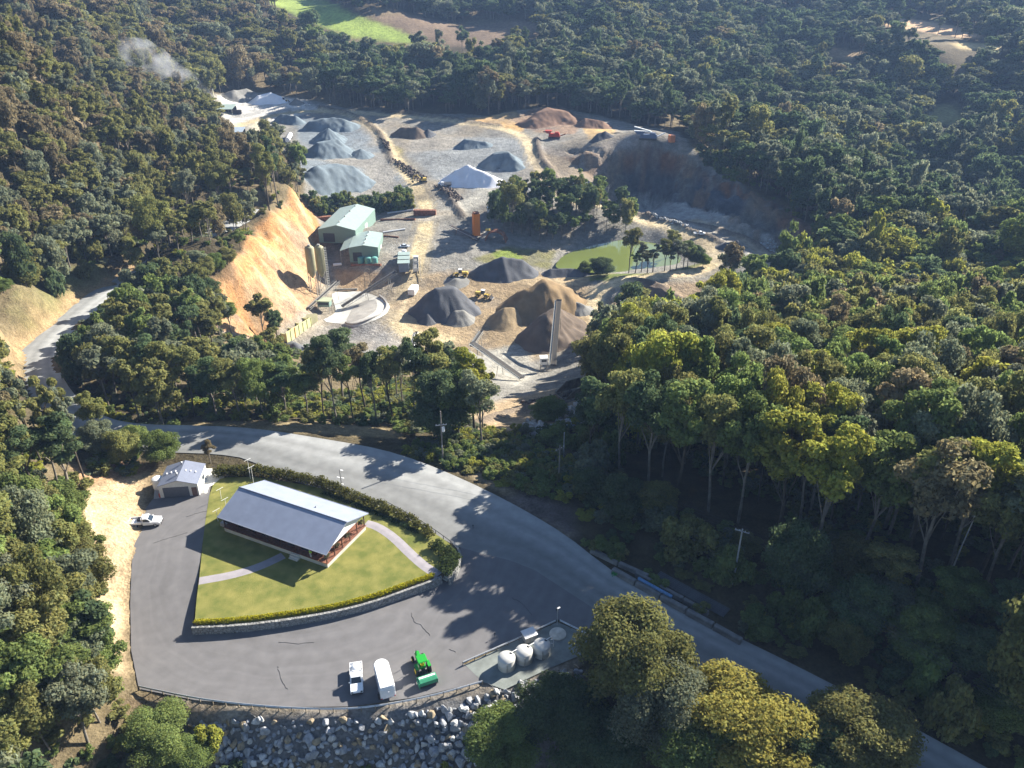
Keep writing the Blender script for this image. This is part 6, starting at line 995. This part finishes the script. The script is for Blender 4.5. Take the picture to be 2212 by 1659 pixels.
p = at(*z8(463, 780)); tipper('grey tipper truck with loaded trailer standing on the weighbridge', p, rz, m_steel); q = smooth([at(*z8(x, y)) for x, y in ((545, 590), (552, 800), (570, 1080))], 1); rail_run('barrier', 'pale barrier rail along the weighbridge by the haul road', 'barrier', q, 3, 1.0, None, m_concl, m_wood)
loader('yellow wheel loader crossing the tan floor beside the dark twin-topped heap', at(*z8(1370, 960)), R(178)); loader('yellow wheel loader parked between the dark gravel cone and the brown sand', at(*z8(1810, 1380)), R(-18)); loader('far yellow loader beside the white sand heap', at(613, 221), R(10), 1.0); loader('yellow loader in front of the far blue-roofed shed', at(509, 306), R(200), 1.0)
def sedan(label, p, rz, m=None):
    t = thing('parked_car', label, 'car', p, rz); m = m or m_vwhite; MB().prism([(2.3, .35), (2.3, .7), (1.3, .9), (-1.9, .95), (-2.25, .85), (-2.25, .35)], 'y', -.9, .9).build('body', m, t, bevel=.06); MB().prism([(1.2, .9), (.5, 1.42), (-1.0, 1.45), (-1.7, .95)], 'y', -.75, .75).build('cabin', m_glass, t, bevel=.04); MB().box((-.2, 0, 1.46), (1.4, 1.4, .06)).build('roof', m, t); [wheel(t, x, s*.8, .33, .2, s) for x in (1.45, -1.4) for s in (-1, 1)]; return t
sedan('pale blue-white car parked behind the weighbridge office', at(*z8(230, 360)), R(3), mat('pale_blue_paint', (.62, .68, .78), .3)); sedan('tiny white car by the far grey heap', at(664, 228), R(-5)); ute('white ute stopped on the pale quarry road beside the pond bend', at(1512, 508), R(5), L=6.2)
for (px, py), lab, n_ in (((873, 548), 'white round tank at the far corner of the weighbridge office', 1), ((864, 551), 'smaller white tank beside the weighbridge office', .8)): p = at(px, py); t = thing('plastic_tank', lab, 'tank', p); t.scale = (n_,)*3; MB().lathe((0, 0, 0), [(1.1, 0), (1.1, 1.7), (.9, 1.9)], 16).build('shell', m_white, t); MB().lathe((0, 0, 1.89), [(.9, 0), (.1, .2)], 16).build('lid', m_white, t)
def container(label, px, py, L, W_, h, rz, m, nm='shipping_container'):
    p = at(px, py); t = thing(nm, label, 'container', p, rz); b = MB().box((0, 0, h/2), (L, W_, h)); n = int(L/.6); [b.box((-L/2+.3+k*.6, s*(W_/2+.03), h/2), (.25, .06, h-.3)) for k in range(n) for s in (-1, 1)]; b.build('body', m, t); MB().box((L/2+.03, -W_/4, h/2), (.05, W_/2-.1, h-.2)).build('door', m, t); MB().box((L/2+.03, W_/4, h/2), (.05, W_/2-.1, h-.2)).build('door', m, t); return t
container('white container lying beyond the weighbridge trucks', 893, 632, 6.5, 3.0, 2.6, R(80), m_vwhite); container('white container half under the tall olive gum of the pond grove', 1072, 458, 10, 2.5, 2.8, R(2), m_vwhite); container('orange container at the rim of the quarry pit', 1450, 307, 3.2, 3.2, 4.2, R(20), mat('salmon_paint', (.75, .26, .10), .5)); container('rust-brown container behind the green steel shed', 918, 462+3, 12, 2.6, 3.0, R(-2), m_rust); container('white flat box below the pond road', 1352, 655, 5, 3.5, 1.2, R(-30), m_vwhite); container('rusty box beside the first green shed', 700, 476, 8, 2.5, 2.2, R(15), m_rust)
p = at(1376, 660); t = thing('upturned_hull', 'grey upturned rounded shell on the ground below the pond road', 'scrap', p, R(-8)); MB().prism([(-3.4, 0), (-3.0, .6), (-1.5, 1.1), (1.2, 1.1), (3.0, .5), (3.6, 0)], 'y', -1.5, 1.5).build('shell', m_steel, t, bevel=.3); MB().box((0, 0, 1.15), (3, .2, .1)).build('keel', m_dark, t)
p = at(1029, 508); t = thing('hopper_tower', 'bright orange hopper tower in the scrap yard', 'tower', p, R(20)); MB().box((0, 0, 5.6), (3.4, 3.2, 11.2), top=.95).build('shell', m_orange, t, bevel=.15); MB().box((0, 0, 11.6), (2.6, 2.6, .9)).build('cap', m_rust, t); [MB().box((x, y, .4), (.5, .5, 1.6)).build('leg', m_rust, t) for x in (-1.3, 1.3) for y in (-1.3, 1.3)]; MB().box((1.75, 0, 5.5), (.15, .8, 9.0)).build('ladder', m_steel, t)
p = at(1072, 520); t = thing('old_drum', 'rusty half-round screen drum beside the orange tower', 'scrap', p, R(-10)); hoop = [(5.2*math.cos(q), 0, 5.2*math.sin(q)) for q in [math.pi*k/14 for k in range(15)]]; [MB().tube([(x, y, z) for x, _, z in hoop], .35, 6).build('hoop', m_rust, t) for y in (-2, 0, 2)]; sh = MB(); [sh.slab([(hoop[k][0], -2, hoop[k][2]), (hoop[k+1][0], -2, hoop[k+1][2]), (hoop[k+1][0], 2, hoop[k+1][2]), (hoop[k][0], 2, hoop[k][2])], .1) for k in range(14)]; sh.build('shell', m_rust, t); MB().box((-4.2, 0, 5.6), (2.2, 2, .8)).build('motor', m_ylw, t)
def crusher(label, px, py, L, rz, m1, m2, cat, arms):
    p = at(px, py); t = thing('mobile_crusher', label, cat, p, rz); MB().box((0, 0, 2.2), (L*.5, 2.8, 2.2), top=.92).build('body', m1, t, bevel=.1); MB().prism([(-L*.32, 3.3), (-L*.40, 5.0), (-L*.10, 5.0), (-L*.16, 3.3)], 'y', -1.7, 1.7).build('feed_hopper', m1, t)
    [MB().prism([(-L*.24, .1), (-L*.27, .6), (-L*.22, 1.0), (L*.22, 1.0), (L*.27, .6), (L*.24, .1)], 'y', s*1.25-.25, s*1.25+.25).build('track', m_dark, t) for s in (-1, 1)]
    for (x0, z0, x1, z1) in arms: MB().slab([(x0*L, -.6, z0), (x1*L, -.6, z1), (x1*L, .6, z1), (x0*L, .6, z0)], .5).build('conveyor_arm', m2, t)
    MB().box((L*.12, 0, 3.7), (L*.16, 2.2, .9)).build('engine_box', m1, t, bevel=.08); return t
crusher('red mobile crusher working under the brown earth mound', 1197, 299, 15, R(-8), mat('crusher_red', (.45, .05, .03), .5), m_rust, 'crusher', [(.2, 1.6, .5, 3.4), (-.3, 3.4, -.5, 4.0)]); crusher('long white and navy screening plant on the bench above the pit', 1400, 302, 21, R(-8), mat('navy_panel', (.10, .14, .24), .5), m_white, 'screening plant', [(-.42, 5.4, .10, 4.9), (-.42, 7.8, .05, 5.4), (.2, 2.0, .47, 4.6)])
p = at(1238, 862); t = thing('feed_hopper', 'brown steel feed hopper at the foot of the tall conveyor', 'hopper', p, R(30)); MB().prism([(-5, 0), (-5, 2.2), (-4.6, 2.2), (-4.6, .4), (4.4, .4), (4.4, 4.2), (4.8, 4.2), (4.8, 0)], 'y', -2.4, 2.4).build('trough', m_wood, t); MB().slab([(-5, -2.4, 2.2), (-1, -2.4, 4.8), (4.6, -2.4, 4.8), (4.6, -2.4, 2.0)], .25).build('side_wing', m_wood, t); MB().slab([(-5, 2.6, 2.2), (-1, 2.6, 5.2), (4.6, 2.6, 5.2), (4.6, 2.6, 2.0)], .25).build('side_wing', m_wood, t); MB().box((-6.4, 0, .9), (2.4, 2.6, 1.8)).build('feeder', m_rust, t)
p = at(1174, 800); t = thing('control_hut', 'small white control hut on stilts beside the tall conveyor', 'hut', p, R(5)); MB().box((0, 0, 4.2), (2.6, 2.4, 2.6)).build('wall', m_white, t); MB().box((0, 0, 5.56), (2.9, 2.7, .12)).build('roof', m_white, t); MB().box((0, -1.22, 4.5), (1.8, .05, .9)).build('window', m_glass, t); [MB().box((x, y, 1.3), (.18, .18, 3.2)).build('leg', m_frame, t) for x in (-1.1, 1.1) for y in (-1, 1)]
def excavator(label, px, py, rz):
    t = thing('excavator', label, 'excavator', at(px, py), rz); [MB().prism([(-2, .1), (-2.3, .6), (-1.9, 1.0), (1.9, 1.0), (2.3, .6), (2, .1)], 'y', s*1.2-.3, s*1.2+.3).build('track', m_dark, t) for s in (-1, 1)]; MB().box((-.4, 0, 2.0), (3.4, 2.6, 1.4), top=.94).build('house', m_ylw, t, bevel=.1); MB().box((.9, .7, 2.9), (1.3, 1.0, 1.5), top=.9).build('cab', m_glass, t, bevel=.05); MB().tube([(1.2, -.3, 2.2), (3.6, -.3, 4.8), (5.6, -.3, 4.0)], .28, 6).build('boom', m_ylw, t); MB().tube([(5.6, -.3, 4.0), (6.2, -.3, 1.4)], .2, 6).build('stick', m_ylw, t); MB().prism([(5.7, 1.4), (6.9, 1.3), (6.6, .4), (5.9, .5)], 'y', -.9, .4).build('bucket', m_dark, t)
excavator('yellow excavator beside the bend of the haul track', 914, 394, R(200)); tipper('small white truck by the white sand heap', at(978, 402), R(182), m_steel, False, .8)
def open_shed(label, px, py, W_, L, h, m): t = thing('open_shed', label, 'shed', at(px, py), R(4)); MB().slab([(-W_/2, -L/2, h), (W_/2, -L/2, h), (W_/2, L/2, h+1.4), (-W_/2, L/2, h+1.4)], .15).build('roof', m, t); [MB().cyl((x, y, -.3), (x, y, h+(.0 if y < 0 else 1.3)-.16), .12, n=6).build('post', m_frame, t) for x in (-W_/2+.3, 0, W_/2-.3) for y in (-L/2+.3, L/2-.3)]; MB().box((0, L/2-.2, h/2), (W_-.4, .12, h)).build('back_wall', m_dark, t)
open_shed('far open shed with a pale green roof beside the thin stack', 489, 248, 13, 14, 5.0, m_roofteal); open_shed('far open shed with a blue-grey roof at the ridge edge', 503, 303, 16, 10, 6.0, roof_mat('slate_blue_roofing', (.36, .42, .48), .8)); container('dark truck body parked beside the far green shed', 513, 246, 6, 2.6, 2.8, R(5), m_dark, 'truck_body')
p = at(625, 304); t = thing('long_silo', 'long white silo trailer beside the blue-grey stockpiles', 'trailer', p, R(98)); MB().cyl((-9, 0, 2.2), (9, 0, 2.2), 1.5, n=16).build('barrel', m_vwhite, t); MB().box((0, 2.2, 1.6), (18, .5, .4)).build('side_beam', m_wood, t); [wheel(t, x, s*1.2, .5, .4, s) for x in (-7, -5.8, 6) for s in (-1, 1)]
p = at(469, 254); t = thing('stack', 'thin pale exhaust stack beside the far green shed', 'chimney', p); MB().cyl((0, 0, -.5), (0, 0, 19), .5, .42, 10).build('flue', mat('cream_paint', (.70, .66, .48), .6), t); MB().cyl((0, 0, 19), (0, 0, 19.5), .6, n=10).build('cowl', m_steel, t); MB().box((0, 0, .3), (2, 2, 1)).build('footing', m_conc, t)
for a, b, r, m, lab in [(z3(1310, 190), z3(1590, 152), .55, m_steel, 'long grey pipe behind the green sheds, nearest the shrubs'), (z3(1235, 262), z3(1610, 255), .6, m_rust, 'rusty pipe with pale end lying behind the green sheds'), (z3(1260, 395), z3(1500, 360), .5, m_steel, 'long dark beam on the gravel beside the first shed'), (z3(1270, 430), z3(1430, 445), .4, m_rust, 'bent rusty beam near the haul track by the sheds'), (z3(920, 752), z3(1240, 748), .6, m_rust, 'long rusty pipe in front of the teal tanks'), (z3(725, 752), z3(815, 742), .7, m_white, 'short white pipe beside the silos'), (z3(740, 1010), z3(985, 1005), .35, m_frame, 'grey beam along the back of the white slab')]:
    A, B = at(*a), at(*b); d = B-A; o = MB().cyl(-d/2, d/2, r, n=12).build('steel_pipe', m); o.location = (A+B)/2+Vector((0, 0, r*.9)); tag(o, lab, 'pipe')
for k, (px, py) in enumerate([(1205,850),(1222,848),(1240,845),(1258,842),(1275,840)]): p = at(px, py); o = MB().lathe((0, 0, 0), [(.5, 0), (1.05, .05), (1.1, .5), (1.0, .95), (.5, 1.0)], 16).build('loader_tyre_casing', mat('dusty_tyre', (.22, .19, .16), .9)); o.location = p; o.rotation_euler = (R(20), 0, 0); tag(o, 'big dusty tyre in the row on the spoil bank below the hopper', 'tyre', 'tyres along the spoil bank')
for px, py, h, lab in [(1310,432,9,'bare dead tree on the bank above the pond grove'),(1362,476,7,'thin dead trunk beside the pond grove'),(2050,1246,17,'leaning bare white gum trunk in the shaded front rows')]:
    p = at(px, py); t = thing('dead_tree', lab, 'tree', p); rr = random.Random(px); b = [Vector((0, 0, -.5)), Vector((.3, 0, h*.35)), Vector((.9, .2, h*.7)), Vector((1.6, .3, h))]; MB().tube(b, .16, 6, .06).build('trunk', mat('white_bark', (.52, .50, .46), .85, var=.2), t); br = MB(); [br.tube([b[2], b[2]+Vector((rr.uniform(-2, 2), rr.uniform(-1, 1), rr.uniform(.8, 3)))], .06, 4, .02) for _ in range(5)]; br.build('branches', mat('white_bark', (.52, .50, .46), .85, var=.2), t)
# drifting smoke
def airpt(px, py, dist): return Vector(ray(px, py))*dist+Vector((0, 0, CAM_H))
pth = [airpt(x, y, q) for x, y, q in ((462,208,640),(440,192,640),(410,172,635),(385,160,630),(352,142,625),(318,126,620),(268,110,610))]; rad = [1.5, 5, 9, 12, 15, 17, 12]; n = 14; V = []; 
for k, (p, r) in enumerate(zip(pth, rad)): V += [p+Vector((0, math.cos(2*math.pi*i/n)*r, math.sin(2*math.pi*i/n)*r*.75)) for i in range(n)]
o = MB().add(V, [(k*n+i, k*n+(i+1) % n, (k+1)*n+(i+1) % n, (k+1)*n+i) for k in range(len(pth)-1) for i in range(n)]+[tuple(range(n)), tuple(range(len(V)-1, len(V)-n-1, -1))], True).build('smoke', [])
m = bpy.data.materials.new('smoke'); m.use_nodes = True; N, L_ = nodes(m); N.remove(N['Principled BSDF']); v = N.new('ShaderNodeVolumePrincipled'); v.inputs['Color'].default_value = (.75, .77, .82, 1); tc = N.new('ShaderNodeTexCoord'); no = N.new('ShaderNodeTexNoise'); no.inputs['Scale'].default_value = .07; no.inputs['Detail'].default_value = 4; mr = N.new('ShaderNodeMapRange'); mr.inputs[1].default_value = .43; mr.inputs[2].default_value = .72; mr.inputs[4].default_value = .12; L_.new(tc.outputs['Object'], no.inputs['Vector']); L_.new(no.outputs['Fac'], mr.inputs[0]); L_.new(mr.outputs[0], v.inputs['Density']); L_.new(v.outputs[0], N['Material Output'].inputs['Volume']); o.data.materials.append(m); tag(o, 'grey smoke drifting from the far stack over the hillside', kind='stuff')
# ------------------------------------------------------------------ the air
hz_ = MB().box((0, 700, 30), (2600, 1640, 240)).build('haze', [], None); m = bpy.data.materials.new('haze'); m.use_nodes = True; N, L_ = nodes(m); N.remove(N['Principled BSDF']); v = N.new('ShaderNodeVolumePrincipled'); v.inputs['Color'].default_value = (.38, .58, 1.0, 1); v.inputs['Density'].default_value = .00011; v.inputs['Anisotropy'].default_value = 0.0
L_.new(v.outputs[0], N['Material Output'].inputs['Volume']); hz_.data.materials.append(m); tag(hz_, 'thin blue haze filling the valley air', kind='stuff')
for o in list(SC.objects):
    if o.parent is None and 'label' in o and len(o['label'].replace('-', ' ').split()) > 15: print('LONG', o.name, o['label'])
